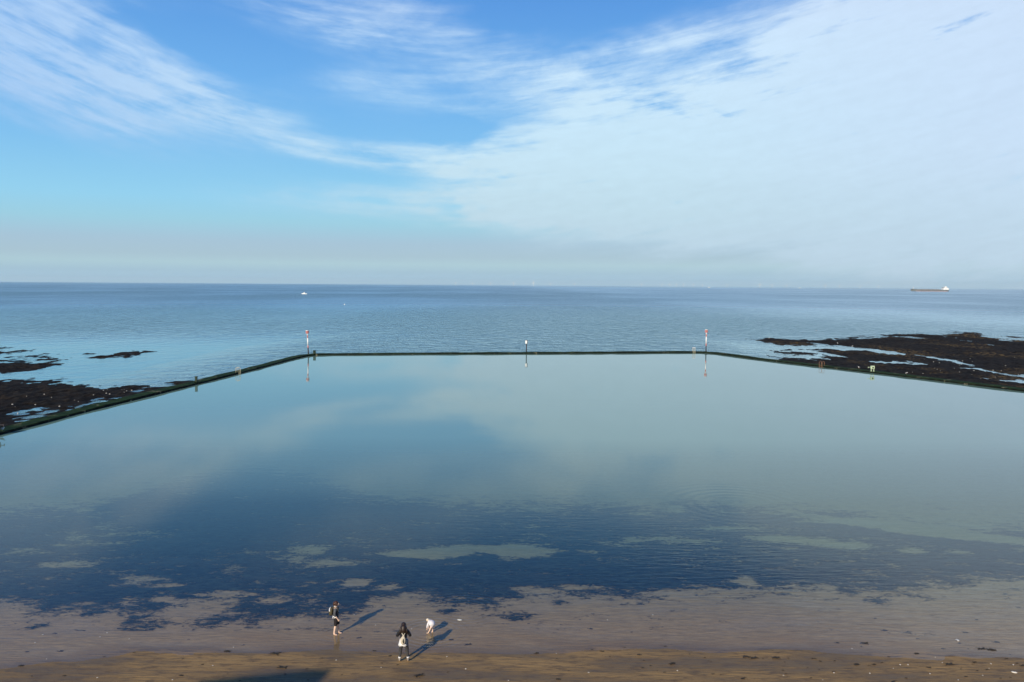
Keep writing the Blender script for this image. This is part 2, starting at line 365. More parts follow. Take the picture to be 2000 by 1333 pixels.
def wall_mat():
    m, t = mat('algae_concrete'); g = t.n('ShaderNodeNewGeometry'); pos = g.outputs['Position']
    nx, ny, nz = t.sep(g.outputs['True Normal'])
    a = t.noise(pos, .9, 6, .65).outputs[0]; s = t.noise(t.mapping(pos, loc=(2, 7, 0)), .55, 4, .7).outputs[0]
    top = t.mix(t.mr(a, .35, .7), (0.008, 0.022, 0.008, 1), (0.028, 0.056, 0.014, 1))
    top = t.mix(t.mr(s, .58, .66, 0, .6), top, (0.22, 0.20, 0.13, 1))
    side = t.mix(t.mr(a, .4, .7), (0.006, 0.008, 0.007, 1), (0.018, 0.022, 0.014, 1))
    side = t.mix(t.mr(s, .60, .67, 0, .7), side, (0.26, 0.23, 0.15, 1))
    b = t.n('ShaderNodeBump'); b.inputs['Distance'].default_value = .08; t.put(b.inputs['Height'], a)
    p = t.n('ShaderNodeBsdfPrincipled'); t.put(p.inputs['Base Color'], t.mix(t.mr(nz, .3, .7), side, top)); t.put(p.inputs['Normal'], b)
    p.inputs['Roughness'].default_value = .8; p.inputs['Specular IOR Level'].default_value = .06
    t.put(t.n('ShaderNodeOutputMaterial').inputs[0], p); return m

M = dict(sea=sea_mat(), pool=pool_mat(), sand=sand_mat(), weed=weed_mat(), reef=reef_mat(), wall=wall_mat(),
  white=plain('white_paint', (.8, .8, .78), .45, .06), red=plain('faded_red_paint', (.50, .14, .13), .5, .2, c2=(.6, .25, .22)),
  dark=plain('dark_timber_and_shade', (.035, .03, .035), .7, .3, 5), rust=plain('rusty_iron', (.23, .10, .05), .8, .35, 12, c2=(.34, .19, .11)),
  cream=plain('cream_paint', (.62, .55, .36), .5, .15), algae=plain('algae_block', (.018, .038, .022), .75, .4, 6, .02),
  gate=plain('pale_green_paint', (.44, .53, .36), .55, .3, 5), steel=plain('dark_steel', (.06, .07, .08), .4, .3),
  shell=plain('shell', (.72, .69, .62), .5, .12), clump=plain('wrack', (.022, .018, .013), .6, .5, 20),
  gull=plain('gull_white', (.8, .8, .8), .6, .05), beak=plain('gull_beak', (.6, .4, .05), .5, .1),
  chalk=plain('chalk', (.6, .58, .52), .85, .15, 10, .01), cliff=plain('chalk_cliff', (.5, .47, .4), .9, .25, .5, .1),
  grass=plain('cliff_turf', (.06, .09, .03), .9, .35, 3, .02), conc=plain('concrete', (.32, .31, .29), .85, .2, 2, .005),
  hull=plain('ship_hull', (.14, .155, .16), .5, .2, .2), boot=plain('boot_topping', (.36, .22, .20), .6, .1, .2),
  deckred=plain('ship_deck', (.24, .22, .20), .7, .2, .2), glass=plain('dark_glass', (.02, .03, .04), .1, .1),
  skin=plain('skin', (.72, .52, .41), .5, .06), hair=plain('dark_brown_hair', (.022, .012, .009), .5, .4, 30), auburn=plain('auburn_hair', (.055, .022, .014), .5, .4, 30),
  jacket=plain('black_jacket', (.012, .013, .018), .55, .4, 25, .003), greyfab=plain('grey_blue_fabric', (.075, .085, .10), .7, .25, 25),
  shirt=plain('white_cloth', (.75, .76, .78), .8, .06, 12, .004), leg=plain('charcoal_leggings', (.045, .045, .05), .7, .3, 25),
  blackp=plain('black_trousers', (.010, .008, .012), .8, .3, 25), khaki=plain('khaki_canvas', (.075, .065, .035), .85, .3, 20, .003),
  canvas=plain('cream_canvas', (.55, .50, .40), .85, .12, 20, .003), strap=plain('cream_strap', (.6, .58, .5), .8, .05),
  navy=plain('navy_denim', (.02, .035, .07), .8, .2, 20), shoe=plain('grey_boot', (.28, .26, .24), .7, .2), pink=plain('pale_pink_cloth', (.62, .52, .52), .8, .1),
  lilac=plain('pale_lilac_cotton', (.74, .73, .78), .8, .06, 14, .004), blond=plain('fair_hair', (.70, .62, .48), .6, .1, 30), feat=plain('face_dark', (.05, .03, .03), .5, .1),
  lip=plain('lip', (.35, .12, .10), .5, .1), fur=plain('caster_roof', (.08, .10, .09), .7, .2))

# ------------------------------------------------------------------ pool wall line (inner waterline), anticlockwise from left shore
inner = [(-61.5, 26.0), (-58.8, 45.0), (-56.6, 66.0), (-54.9, 84.0), (-54.2, 95.0), (-53.6, 104.8), (-52.4, 116.0), (-51.1, 128.7),
         (-49.7, 145.0), (-48.5, 158.0), (-47.6, 172.0), (-46.9, 181.0), (-46.1, 186.2), (-44.8, 188.6), (-42.2, 189.8), (-36.0, 191.0), (-18.0, 194.2), (0, 197.0),
         (18, 199.6), (32, 202.0), (42, 203.8), (46.3, 203.9), (49.2, 201.6), (51.6, 196.0), (55.6, 185.6), (60.0, 176.5), (63.6, 169.6), (70.2, 156.6),
         (76.4, 143.2), (81.8, 131.3), (90, 111), (99, 88), (108, 62), (117, 34), (120, 26)]
def offset(pts, d):
    out = []
    for i, p in enumerate(pts):
        a = Vector(pts[max(i-1, 0)]); b = Vector(pts[min(i+1, len(pts)-1)]); t = (b-a).normalized()
        out.append((p[0]-t.y*d, p[1]+t.x*d))
    return out
def dens(pts, n=10):
    out = []
    for a, b in zip(pts, pts[1:]):
        L = math.hypot(b[0]-a[0], b[1]-a[1]); k = max(1, int(L/1.2))
        for i in range(k): out.append((a[0]+(b[0]-a[0])*i/k, a[1]+(b[1]-a[1])*i/k))
    return out+[pts[-1]]
innerD = dens(inner); WALLW = 1.9; FREE = 0.30; SEA = -0.70
bm = bmesh.new(); rings = []
offs = [(0.0, -3.4), (0.0, -0.3), (0.0, FREE-.04), (0.06, FREE), (WALLW-.08, FREE+.03), (WALLW, FREE-.03), (WALLW+.35, SEA-1.0), (WALLW+.35, -3.4)]
# offset() goes to the left of travel, which from the left shore northwards is the seaward side
lines = [offset(innerD, o) for o, z in offs]
for i in range(len(innerD)):
    rg = []
    for k, (o, z) in enumerate(offs):
        jx = (vnoise(np.array([i*.7]), np.array([k*3.1]), 5)[0]-.5)*.16 if k in (3, 4, 5) else 0
        jz = (vnoise(np.array([i*.45]), np.array([9.0]), 8)[0]-.5)*.09 if 2 <= k <= 5 else 0
        rg.append(bm.verts.new((lines[k][i][0]+jx, lines[k][i][1]+jx, z+jz)))
    rings.append(rg)
for A, B in zip(rings, rings[1:]):
    for k in range(len(offs)-1): bm.faces.new((A[k], A[k+1], B[k+1], B[k]))
bmesh.ops.recalc_face_normals(bm, faces=bm.faces)
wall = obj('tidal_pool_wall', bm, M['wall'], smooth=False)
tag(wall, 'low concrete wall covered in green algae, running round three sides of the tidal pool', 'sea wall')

# sea: from the wall out to the horizon
mid = offset(inner, 1.0); C0 = Vector((5, 60))
bm = bmesh.new(); rows = []
for p in mid:
    d = (Vector(p)-C0).normalized(); r0 = (Vector(p)-C0).length
    rows.append([bm.verts.new((C0.x+d.x*r, C0.y+d.y*r, SEA)) for r in (r0, 260, 700, 2500, 9000, 32000)])
for A, B in zip(rows, rows[1:]):
    for k in range(5): bm.faces.new((A[k], B[k], B[k+1], A[k+1]))
bmesh.ops.recalc_face_normals(bm, faces=bm.faces)
if bm.faces[:][0].normal.z < 0: bmesh.ops.reverse_faces(bm, faces=bm.faces)
sea = obj('sea', bm, M['sea'], smooth=False); tag(sea, kind='structure')

# pool water sheet
bm = bmesh.new(); wp = offset(inner, 0.03)
f = bm.faces.new([bm.verts.new((p[0], p[1], 0.0)) for p in wp])
if f.normal.z == 0: f.normal_update()
if f.normal.z < 0: f.normal_flip()
bmesh.ops.triangulate(bm, faces=bm.faces)
pw = obj('pool_water', bm, M['pool'], smooth=False); tag(pw, kind='structure')

# beach and pool floor
SH = [(-130, 33.0), (-40, 32.6), (-21.5, 34.2), (-16.9, 35.5), (-7.8, 36.3), (0.1, 36.1), (7, 36.4), (17.2, 35.9), (22.8, 35.6), (60, 35), (130, 34)]
sx = np.array([p[0] for p in SH]); sy = np.array([p[1] for p in SH])
def bedz(X, Y):
    X = np.asarray(X, float); Y = np.asarray(Y, float)
    d = Y-np.interp(X, sx, sy)
    z = np.where(d > 0, -0.024*d, -0.022*d)
    z = np.where(d > 12, z-0.016*(d-12), z)
    z = np.where(d < -6, z+0.05*(-d-6), z)
    z = z+(fbm(X*.22, Y*.5, 3, 4)-.5)*.05*np.clip(1.2-np.abs(d)/14, .2, 1)
    return np.maximum(z, -2.2)
xs = np.concatenate([np.arange(-130, -34, 1.6), np.arange(-34, 34, .3), np.arange(34, 131, 1.6)])
ys = np.concatenate([np.arange(12, 30, 1.0), np.arange(30, 46, .2), np.arange(46, 76, .6), np.arange(76, 207, 1.2)])
X, Y = np.meshgrid(xs, ys); poly = offset(inner, 0.9); poly = [(poly[0][0], -50)]+poly+[(poly[-1][0], -50)]
ins = inside(X, Y, poly)
Z = bedz(X, Y); Z = np.where(ins, Z, np.minimum(Z, -(Y-33)*.12))
Xc = (X[:-1, :-1]+X[1:, 1:])/2; Yc = (Y[:-1, :-1]+Y[1:, 1:])/2
keep = inside(Xc, Yc, poly) | (Yc < 48)
me = grid_mesh('beach', X, Y, Z, keep); beach = obj('beach', me, M['sand']); tag(beach, kind='structure')
def bz(x, y): return float(bedz(np.array([x]), np.array([y]))[0])

# land under and behind the viewpoint
def extrude(prof, x0, x1, name, m, n=60, jit=0.0):
    bm = bmesh.new(); rws = []
    for i in range(n+1):
        x = x0+(x1-x0)*i/n
        rws.append([bm.verts.new((x, y+(random.uniform(-jit, jit) if 0 < k < len(prof)-1 else 0), z)) for k, (y, z) in enumerate(prof)])
    for A, B in zip(rws, rws[1:]):
        for k in range(len(prof)-1): bm.faces.new((A[k], B[k], B[k+1], A[k+1]))
    bmesh.ops.recalc_face_normals(bm, faces=bm.faces)
    return obj(name, bm, m, smooth=False)
tag(extrude([(14.5, 1.2), (14.2, 3.0), (5.0, 3.0)], -600, 600, 'promenade', M['conc']), kind='structure')
tag(extrude([(5.0, 2.9), (4.4, 6), (3.9, 9), (3.0, 12), (2.2, 14.7)], -600, 600, 'cliff', M['cliff'], 300, .25), kind='structure')
tag(extrude([(2.2, 14.7), (0, 14.8), (-40, 15.0), (-2500, 15)], -2500, 2500, 'cliff_top', M['grass']), kind='structure')
for sg in (-1, 1):
    tag(extrude([(16, -0.2), (60, -3.0)], sg*130, sg*3000, 'shore', M['sand'], 20), kind='structure')

# ------------------------------------------------------------------ seaweed bed: its own height field, sinking under the sand where it thins out
near_px = [(-300, 1150), (0, 1166), (90, 1184), (200, 1180), (290, 1192), (345, 1168), (430, 1152), (500, 1200), (600, 1185), (680, 1200), (745, 1160), (800, 1150), (870, 1166), (960, 1176), (1030, 1158), (1130, 1148),
           (1230, 1152), (1340, 1138), (1480, 1140), (1600, 1138), (1680, 1146), (1790, 1148), (1850, 1125), (2000, 1118), (2400, 1110)]
far_px = [(-300, 1000), (0, 985), (200, 962), (330, 915), (480, 885), (600, 905), (700, 950), (860, 966), (1000, 971), (1300, 976), (1450, 972), (1560, 985), (1640, 985), (1800, 1020), (2000, 1030), (2400, 1030)]
npw = [at(*p) for p in near_px]; fpw = [at(*p) for p in far_px]
xs = np.arange(-62, 62, .16); ys = np.concatenate([np.arange(38.2, 48, .13), np.arange(48, 82, .3)])
X, Y = np.meshgrid(xs, ys)
ne = np.interp(X, [p.x for p in npw], [p.y for p in npw]); fe = np.interp(X, [p.x for p in fpw], [p.y for p in fpw])
den = np.minimum((Y-ne)/2.2, (fe-Y)/6.0); den = np.clip(den, -1.0, .5)
def hole(u, v, ru, rv, wgt, rot=0):
    c = at(u, v); e1 = at(u+ru, v); e2 = at(u, v-rv); rx = e1.x-c.x; ry = e2.y-c.y
    dx_ = X-c.x; dy_ = Y-c.y; a = R(rot); xr = dx_*cos(a)+dy_*sin(a); yr = -dx_*sin(a)+dy_*cos(a)
    return wgt*np.clip(1.4-np.sqrt((xr/rx)**2+(yr/ry)**2), 0, 1)
for h in [(830, 1070, 74, 9, 2.0), (920, 1060, 80, 9, 1.9), (1020, 1064, 60, 13, 2.0), (1560, 1040, 90, 9, 1.6, -5), (1660, 1052, 60, 7, 1.4), (1720, 1005, 120, 10, 1.8, -18), (1880, 1030, 130, 9, 1.8, -20),
          (1780, 1062, 25, 6, 1.5), (1880, 1066, 22, 4, 1.2), (640, 1090, 60, 9, .9), (610, 1060, 40, 12, .9), (560, 1080, 40, 8, .9), (480, 1065, 60, 6, .5), (130, 1090, 60, 8, .8), (270, 1120, 50, 8, .7), (320, 1138, 40, 5, .8),
          (440, 1155, 60, 6, 1.0), (315, 1165, 22, 6, 1.3), (700, 1132, 30, 8, 1.5), (760, 1140, 30, 6, 1.4), (1040, 1145, 40, 8, 1.2), (1130, 1140, 50, 6, 1.3), (1460, 1128, 26, 10, 1.5), (1330, 1040, 120, 8, .7), (1450, 1015, 90, 8, .7),
          (1200, 1050, 70, 7, .6), (530, 1170, 30, 8, .8), (220, 1030, 120, 20, .35), (60, 1060, 90, 14, .4), (560, 985, 260, 40, -.35), (1050, 1115, 350, 25, -.35)]:
    den = den-hole(*h)
nz = fbm(X*.55, Y*1.1, 11, 5, .6); nz2 = fbm((X+Y*.6)*.9, (Y-X*.15)*2.6, 23, 4, .6)
nz3 = fbm((X+Y*.4)*2.2, (Y-X*.2)*4.5, 57, 3, .6); den = den+(nz-.5)*1.7+(nz2-.5)*1.0+(nz3-.5)*.4+.2
# lone patches nearer the beach
for (u, v, ru, rv, a) in [(265, 1224, 36, 9, 14), (158, 1239, 28, 7, 5), (72, 1220, 12, 4, 20), (256, 1207, 12, 4, 0), (186, 1190, 20, 6, 0), (110, 1256, 12, 4, 0), (965, 1176, 11, 3.5, 10), (430, 1207, 32, 9, 14), (615, 1198, 9, 5, 0), (270, 1243, 30, 5, 10), (872, 1190, 12, 3, 0), (1095, 1172, 12, 3, 0), (1710, 1168, 14, 5, 0), (1660, 1150, 14, 6, 0), (1000, 1200, 30, 5, 0)]:
    c = at(u, v); e1 = at(u+ru, v); e2 = at(u, v-rv); xr = X-c.x; yr = Y-c.y-(X-c.x)*math.tan(R(a)); q = np.sqrt((xr/(e1.x-c.x))**2+(yr/(e2.y-c.y))**2)
    den = np.maximum(den, (1.35-q)*.5+(nz2-.5)*1.2+(nz3-.5)*.8)
Zb = bedz(X, Y); Z = Zb+.012+np.clip(den, 0, 1)*.06*(.6+.8*fbm(X*3, Y*3, 31, 2))
Z = np.minimum(Z, -0.008)
kk = (den[:-1, :-1] > -.75) | (den[1:, 1:] > -.75)
me = grid_mesh('seaweed', X, Y, Z, kk, den); sw = obj('seaweed', me, M['weed'])
tag(sw, 'dark seaweed bed spread under the shallow pool water in ragged patches', 'seaweed', kind='stuff')

# ------------------------------------------------------------------ reefs outside the pool
AS = 6.0
def wpts(px, z=SEA): return [(at(u, v, z).x, at(u, v, z).y/AS) for u, v in px]
def reef(name, xs, ys, adds, subs, clipside, seed, hgt, label=None):
    X, Y = np.meshgrid(xs, ys); U, V = X, Y/AS
    d = np.full(X.shape, -9.0)
    for px in adds: d = np.maximum(d, sdf(U, V, wpts(px)))
    for pts, wd in subs: d = np.minimum(d, segdist(U, V, wpts(pts))-wd)
    n = fbm(X*.16, Y*.16*.8, seed, 5, .62); n2 = fbm(X*.8, Y*.6, seed+9, 4, .6)
    e = np.clip(d, -3, 2.2)*.55+.35*np.clip(d, 0, 1)+(n-.5)*2.4+(n2-.5)*1.7
    Z = SEA+np.clip(e, -1.5, 3)*hgt*.3+(n2-.5)*.5*np.clip(e, 0, 1)
    # keep clear of the pool
    pol = offset(inner, .8); pol = [(pol[0][0], -50)]+pol+[(pol[-1][0], -50)]
    Xc = (X[:-1, :-1]+X[1:, 1:])/2; Yc = (Y[:-1, :-1]+Y[1:, 1:])/2
    nearwall = segdist(X, Y, offset(inner, .9)); Z = np.minimum(Z, FREE-.12+np.clip(nearwall-2.0, 0, 4)*.2)
    kk = ~inside(Xc, Yc, pol) & (e[:-1, :-1] > -.6)
    me = grid_mesh('reef', X, Y, Z, kk); o = obj('reef', me, M['reef']); tag(o, kind='structure'); return o
right_add = [[(1474, 665), (1495, 661), (1540, 664), (1620, 664), (1700, 663), (1736, 657), (1745, 653), (1800, 653), (1835, 656), (1868, 651), (1904, 650), (1928, 659), (1953, 666), (2000, 666), (2300, 668), (2500, 960), (2000, 820), (1700, 780), (1600, 722), (1585, 710), (1620, 702), (1600, 693), (1580, 686), (1640, 683), (1600, 677), (1550, 675), (1500, 671)],
             [(1490, 704), (1530, 700), (1590, 705), (1660, 712), (1660, 760), (1540, 730)],
             [(1515, 689), (1560, 687), (1600, 690), (1590, 693), (1550, 692)], [(1648, 658), (1700, 659), (1712, 661), (1660, 661)], [(1965, 657), (1984, 658), (1984, 661), (1966, 660)]]
right_sub = [([(1620, 680), (1660, 680), (1735, 688)], 1.7), ([(1812, 698), (1850, 703), (1880, 710), (1905, 720), (1950, 730), (2010, 738), (2200, 750)], .55), ([(1690, 706), (1740, 709), (1800, 711), (1860, 718), (1905, 721)], .35),
             ([(1930, 741), (1960, 743), (2010, 747), (2200, 765)], .3), ([(1835, 657), (1860, 660)], .8), ([(1877, 665), (1903, 667)], .9), ([(1750, 658), (1785, 659)], .9), ([(1610, 691), (1637, 696)], .8), ([(1590, 672), (1610, 673)], .5), ([(1927, 673), (1938, 675)], .8)]
reef('reef', np.arange(48, 250, .45), np.arange(100, 330, .8), right_add, right_sub, 1, 41, .55)
left_add = [[(-400, 740), (0, 748), (40, 747), (80, 749), (130, 753), (190, 755), (180, 759), (215, 759), (270, 757), (310, 757), (350, 751), (430, 770), (300, 840), (100, 900), (-400, 1080)],
            [(-300, 700), (0, 709), (40, 708), (70, 709), (112, 707), (116, 712), (100, 716), (75, 721), (45, 723), (20, 728), (0, 729), (-300, 735)],
            [(32, 696), (75, 694), (112, 699), (108, 702), (80, 700)], [(133, 695), (160, 695), (160, 698), (140, 698)],
            [(180, 698), (215, 694), (230, 690), (250, 688), (274, 690), (270, 694), (225, 696), (200, 700)], [(12, 689), (35, 685), (62, 685), (40, 689)], [(-40, 681), (5, 681), (3, 684), (-40, 684)], [(-60, 688), (5, 688), (5, 690), (-60, 690)], [(85, 745), (115, 744), (120, 746), (90, 747)]]
left_sub = [([(176, 781), (205, 781), (232, 779)], .32), ([(185, 787), (215, 784)], .2), ([(34, 808), (52, 812), (82, 816)], .35), ([(142, 800), (167, 795)], .1), ([(272, 763), (302, 762)], .3), ([(255, 752), (300, 755)], .25), ([(195, 758), (205, 762)], .2)]
reef('reef', np.arange(-230, -50, .4), np.arange(60, 290, .7), left_add, left_sub, -1, 77, .6)

# ------------------------------------------------------------------ things on the wall
def on_wall(u, v, back=0.4):
    """point on the wall top behind pixel (u, v) of the waterline"""
    p = at(u, v); k = min(range(len(innerD)), key=lambda i: (innerD[i][0]-p.x)**2+(innerD[i][1]-p.y)**2)
    # go along the ray's azimuth: choose the wall sample with the same azimuth
    a0 = atan2(p.x, p.y); k = min(range(len(innerD)-1), key=lambda i: abs(atan2(innerD[i][0], innerD[i][1])-a0) + (0 if 70 < innerD[i][1] else 9))
    o = offset(innerD, back)[k]; t = Vector(innerD[k+1])-Vector(innerD[k])
    return Vector((o[0], o[1], FREE)), atan2(t.y, t.x)
def seg_tube(parent, name, z0, z1, r, m, n=14):
    bm = bmesh.new(); tube(bm, [(0, 0, z0), (0, 0, z1)], r, n); return obj(name, bm, m, parent)
def beacon(u, v, label, lean):
    p, a = on_wall(u, v, .9); t = empty('beacon_post', p, 0, label, 'marker post', 'red and white marker posts at the pool corners'); t.rotation_euler = (0, lean, 0)
    seg_tube(t, 'post_base', -.02, 1.45, .13, M['dark']); seg_tube(t, 'red_band', 1.45, 2.05, .135, M['red']); seg_tube(t, 'white_band', 2.05, 3.75, .14, M['white'])
    seg_tube(t, 'red_band', 3.75, 4.35, .13, M['red']); seg_tube(t, 'white_band', 4.35, 4.8, .13, M['white'])
    bm = bmesh.new()                                    # can-shaped topmark: slatted drum between two hoops
    for k in range(14):
        c, s = cos(2*pi*k/14)*.33, sin(2*pi*k/14)*.33; box(bm, (c, s, 5.12), (.03, .11, .56), 2*pi*k/14)
    tube(bm, [(0, 0, 4.78), (0, 0, 4.84)], .36, 18); tube(bm, [(0, 0, 4.84), (0, 0, 5.42)], .16, 12)
    tm = obj('topmark', bm, M['red'], t, False)
    bm = bmesh.new(); tube(bm, [(0, 0, 5.40), (0, 0, 5.50)], .37, 18); obj('topmark_cap', bm, M['white'], tm, False)
    bm = bmesh.new(); box(bm, (0, 0, .06), (.6, .6, .12), 0, .02); obj('foot_plate', bm, M['algae'], t, False)
    return t
beacon(605, 695, 'tall red and white post with drum topmark, left far corner of the pool', R(-2.2))
beacon(1376, 691, 'tall red and white post with drum topmark, right far corner of the pool', 0)
# middle post with a white cabinet
p, a = on_wall(1026, 692, .9); t = empty('lifebuoy_post', p, 0, 'short dark post topped by a white box, midway along the far wall', 'lifebuoy post')
seg_tube(t, 'post', -.02, 2.15, .12, M['dark'])
bm = bmesh.new(); box(bm, (-.05, -.02, 2.45), (.44, .30, .78), 0, .05); cb = obj('cabinet', bm, M['white'], t)
bm = bmesh.new(); box(bm, (.235, -.02, 2.45), (.12, .32, .80), 0, .02); obj('side_panel', bm, M['steel'], cb)
bm = bmesh.new(); box(bm, (0, -.02, 2.89), (.56, .40, .09), 0, .02); obj('roof', bm, M['steel'], cb)
# stubby blocks
def block(u, v, wd, h, label):
    p, a = on_wall(u, v, .5); t = empty('wall_bollard', p, a, label, 'bollard', 'dark blocks standing on the pool wall')
    bm = bmesh.new(); box(bm, (0, 0, h/2), (wd, wd, h), 0, .03, .94); obj('shaft', bm, M['algae'], t, False)
    bm = bmesh.new(); box(bm, (0, 0, h+.05), (wd+.06, wd+.06, .12), 0, .03); obj('cap', bm, M['algae'], t, False)
    bm = bmesh.new(); box(bm, (0, 0, .05), (wd+.16, wd+.16, .11), 0, .03); obj('plinth', bm, M['wall'], t, False)
block(613, 694.5, .55, .75, 'dark green square block just right of the left beacon post')
block(391, 752, .34, .85, 'dark green block partway down the left pool wall')
# ladders
def ladder(u, v, m, label, wd=.62):
    p, a = on_wall(u, v, 0.0); t = empty('pool_ladder', p, a, label, 'ladder', 'ladders over the pool wall')
    for sg in (-1, 1):
        bm = bmesh.new(); x = sg*wd/2
        arc = [(x, -.28, -1.3), (x, -.28, .55)]+[(x, -.28+.32*(1-cos(q)), .62+.30*sin(q)) for q in np.linspace(.2, pi-.2, 9)]+[(x, .36, .5), (x, .36, 0.0)]
        tube(bm, arc, .032, 8); obj('handrail', bm, m, t)
    for z in (-1.1, -.8, -.5, -.2, .1):
        bm = bmesh.new(); box(bm, (0, -.28, z), (wd-.03, .09, .035), 0, .008); obj('rung', bm, m, t, False)
    return t
ladder(466, 735.5, M['cream'], 'cream ladder with hooped handrails on the left pool wall')
l3 = ladder(1356, 691, M['cream'], 'ladder with white top bar left of the right beacon post', .5)
bm = bmesh.new(); box(bm, (0, .05, .96), (.72, .32, .12), 0, .03); obj('top_bar', bm, M['white'], l3, False)
ladder(1602, 717.3, M['rust'], 'rusty ladder with hooped handrails on the right pool wall', .75)
# sluice gear: gearbox on two legs with a crank arm
def sluice(u, v, m, label, flip):
    p, a = on_wall(u, v, .35); t = empty('sluice_gear', p, 0, label, 'sluice gear', 'sluice gears on the side walls')
    for sg in (-1, 1):
        bm = bmesh.new(); box(bm, (sg*.24, 0, .24), (.14, .16, .5), 0, .02); box(bm, (sg*.24, 0, .03), (.22, .26, .06), 0, .01); obj('leg', bm, m, t, False)
    bm = bmesh.new(); box(bm, (0, 0, .78), (.72, .42, .62), 0, .06); hb = obj('gearbox', bm, m, t, False)
    bm = bmesh.new(); tube(bm, [(0, -.21, .76), (0, -.27, .76)], .15, 16); obj('inspection_cover', bm, M['algae'], hb, False)
    bm = bmesh.new(); tube(bm, [(flip*.36, 0, .80), (flip*.82, 0, .80)], .045, 8); box(bm, (flip*.84, 0, .74), (.07, .07, .24), 0, .01); obj('crank_arm', bm, m, t, False)
    return t
sluice(1704, 731, M['gate'], 'pale green gear box on two legs with side arm, on the right pool wall', -1)
s2 = sluice(4, 850, M['dark'], 'gear box on two legs, coloured dark as in shade, on the pool wall, left edge of the picture', 1)  # the gear's shaded side is put into the dark colour

# ------------------------------------------------------------------ boats, ships, turbines
def hull_bm(L, B, Hh, sheer=.25, n=14, bow=1, full=.55):
    bm = bmesh.new(); rs = []
    for i in range(n+1):
        s = i/n; x = (s-.5)*L; bw = B/2*(1-max(0, (s-full)/(1-full))**2.2)*(1 if s > .06 else .88)
        top = Hh*(1+sheer*(s*s)); bot = -.5; rake = max(0, (s-.86)/.14)
        rs.append([bm.verts.new((x*bow+bow*(rake*L*.02 if k in (0, 4) else 0), yy, zz)) for k, (yy, zz) in enumerate(((-bw, top), (-bw*.86, .1), (0, bot), (bw*.86, .1), (bw, top)))])
    for A, Bq in zip(rs, rs[1:]):
        for k in range(4): bm.faces.new((A[k], A[k+1], Bq[k+1], Bq[k]))
        bm.faces.new((A[4], A[0], Bq[0], Bq[4]))
    bm.faces.new(rs[0]); bm.faces.new(rs[-1][::-1]); bmesh.ops.remove_doubles(bm, verts=bm.verts, dist=.001); bmesh.ops.recalc_face_normals(bm, faces=bm.faces); return bm
p = at(594.5, 575, SEA); t = empty('motor_boat', p, R(4), 'small white motor boat on the open sea above the left beacon post', 'boat')
obj('hull', hull_bm(8.6, 2.9, 1.25, .35, bow=-1), M['white'], t, False)
bm = bmesh.new(); box(bm, (-.2, 0, 2.0), (3.0, 2.1, 1.3), 0, .12, .82); cb = obj('cabin', bm, M['white'], t, False)
bm = bmesh.new(); box(bm, (-.2, 0, 2.2), (2.86, 2.2, .4), 0, .02, .97); obj('window', bm, M['glass'], cb, False)
bm = bmesh.new(); box(bm, (-.1, 0, 2.85), (1.9, 1.7, .5), 0, .1, .8); obj('roof', bm, M['white'], cb, False)
bm = bmesh.new(); tube(bm, [(0, 0, 3.0), (.1, 0, 4.1)], .05, 6); obj('mast', bm, M['white'], t)
# cargo ship, bow to the left
pl = at(1780, 569.3, SEA); pr = at(1850, 569.8, SEA); c = (pl+pr)/2; c.z = SEA; L = (pr-pl).length
t = empty('cargo_ship', c, R(-1), 'long low dark cargo ship with white superstructure at its right end, on the horizon', 'ship')
obj('hull', hull_bm(L, L*.15, 8.2, .10, 24, -1, .8), M['hull'], t, False)
bm = bmesh.new(); box(bm, (L*.03, 0, 1.2), (L*.86, L*.151, 2.4), 0, 0); obj('waterline_band', bm, M['boot'], t, False)
bm = bmesh.new(); box(bm, (-L*.43, 0, 10.6), (L*.11, L*.11, 3.6), 0, .3, .9); obj('forecastle', bm, M['hull'], t, False)
for k in range(6):
    bm = bmesh.new(); box(bm, (-L*.30+k*L*.105, 0, 9.6), (L*.085, L*.10, 2.2), 0, .2); obj('hatch_cover', bm, M['deckred'], t, False)
bm = bmesh.new(); box(bm, (L*.425, 0, 12.5), (L*.145, L*.13, 8), 0, .2); sp = obj('superstructure', bm, M['white'], t, False)
bm = bmesh.new(); box(bm, (L*.415, 0, 18.5), (L*.10, L*.12, 4.2), 0, .2); obj('bridge', bm, M['white'], sp, False)
bm = bmesh.new(); box(bm, (L*.41, 0, 19.2), (L*.102, L*.121, 1.0), 0, 0); obj('window', bm, M['glass'], sp, False)
bm = bmesh.new(); box(bm, (L*.44, 0, 23), (L*.035, L*.045, 5), 0, .3, .9); obj('funnel', bm, M['white'], sp, False)
bm = bmesh.new(); tube(bm, [(L*.395, 0, 20), (L*.395, 0, 30)], .45, 6); obj('mast', bm, M['cream'], sp)
bm = bmesh.new(); tube(bm, [(-L*.44, 0, 10), (-L*.44, 0, 22)], .8, 8); obj('foremast', bm, M['white'], t)
# far boats, hull down near the horizon
for (u, Dm, w_, lab) in ((1385, 10500, 26, 'tiny white vessel right on the horizon above the right beacon post'), (1562, 11500, 22, 'tiny white vessel on the horizon left of the cargo ship')):
    d = ray(u, 559); t = empty('distant_boat', (d.x/d.y*Dm, Dm, SEA), 0, lab, 'boat')
    obj('hull', hull_bm(w_, w_*.25, 4.5, .3, bow=-1), M['white'], t, False)
    bm = bmesh.new(); box(bm, (2, 0, 7), (w_*.45, w_*.2, 7), 0, .3, .8); obj('cabin', bm, M['white'], t, False)
    bm = bmesh.new(); tube(bm, [(0, 0, 8), (0, 0, 19)], .8, 6); obj('mast', bm, M['white'], t)
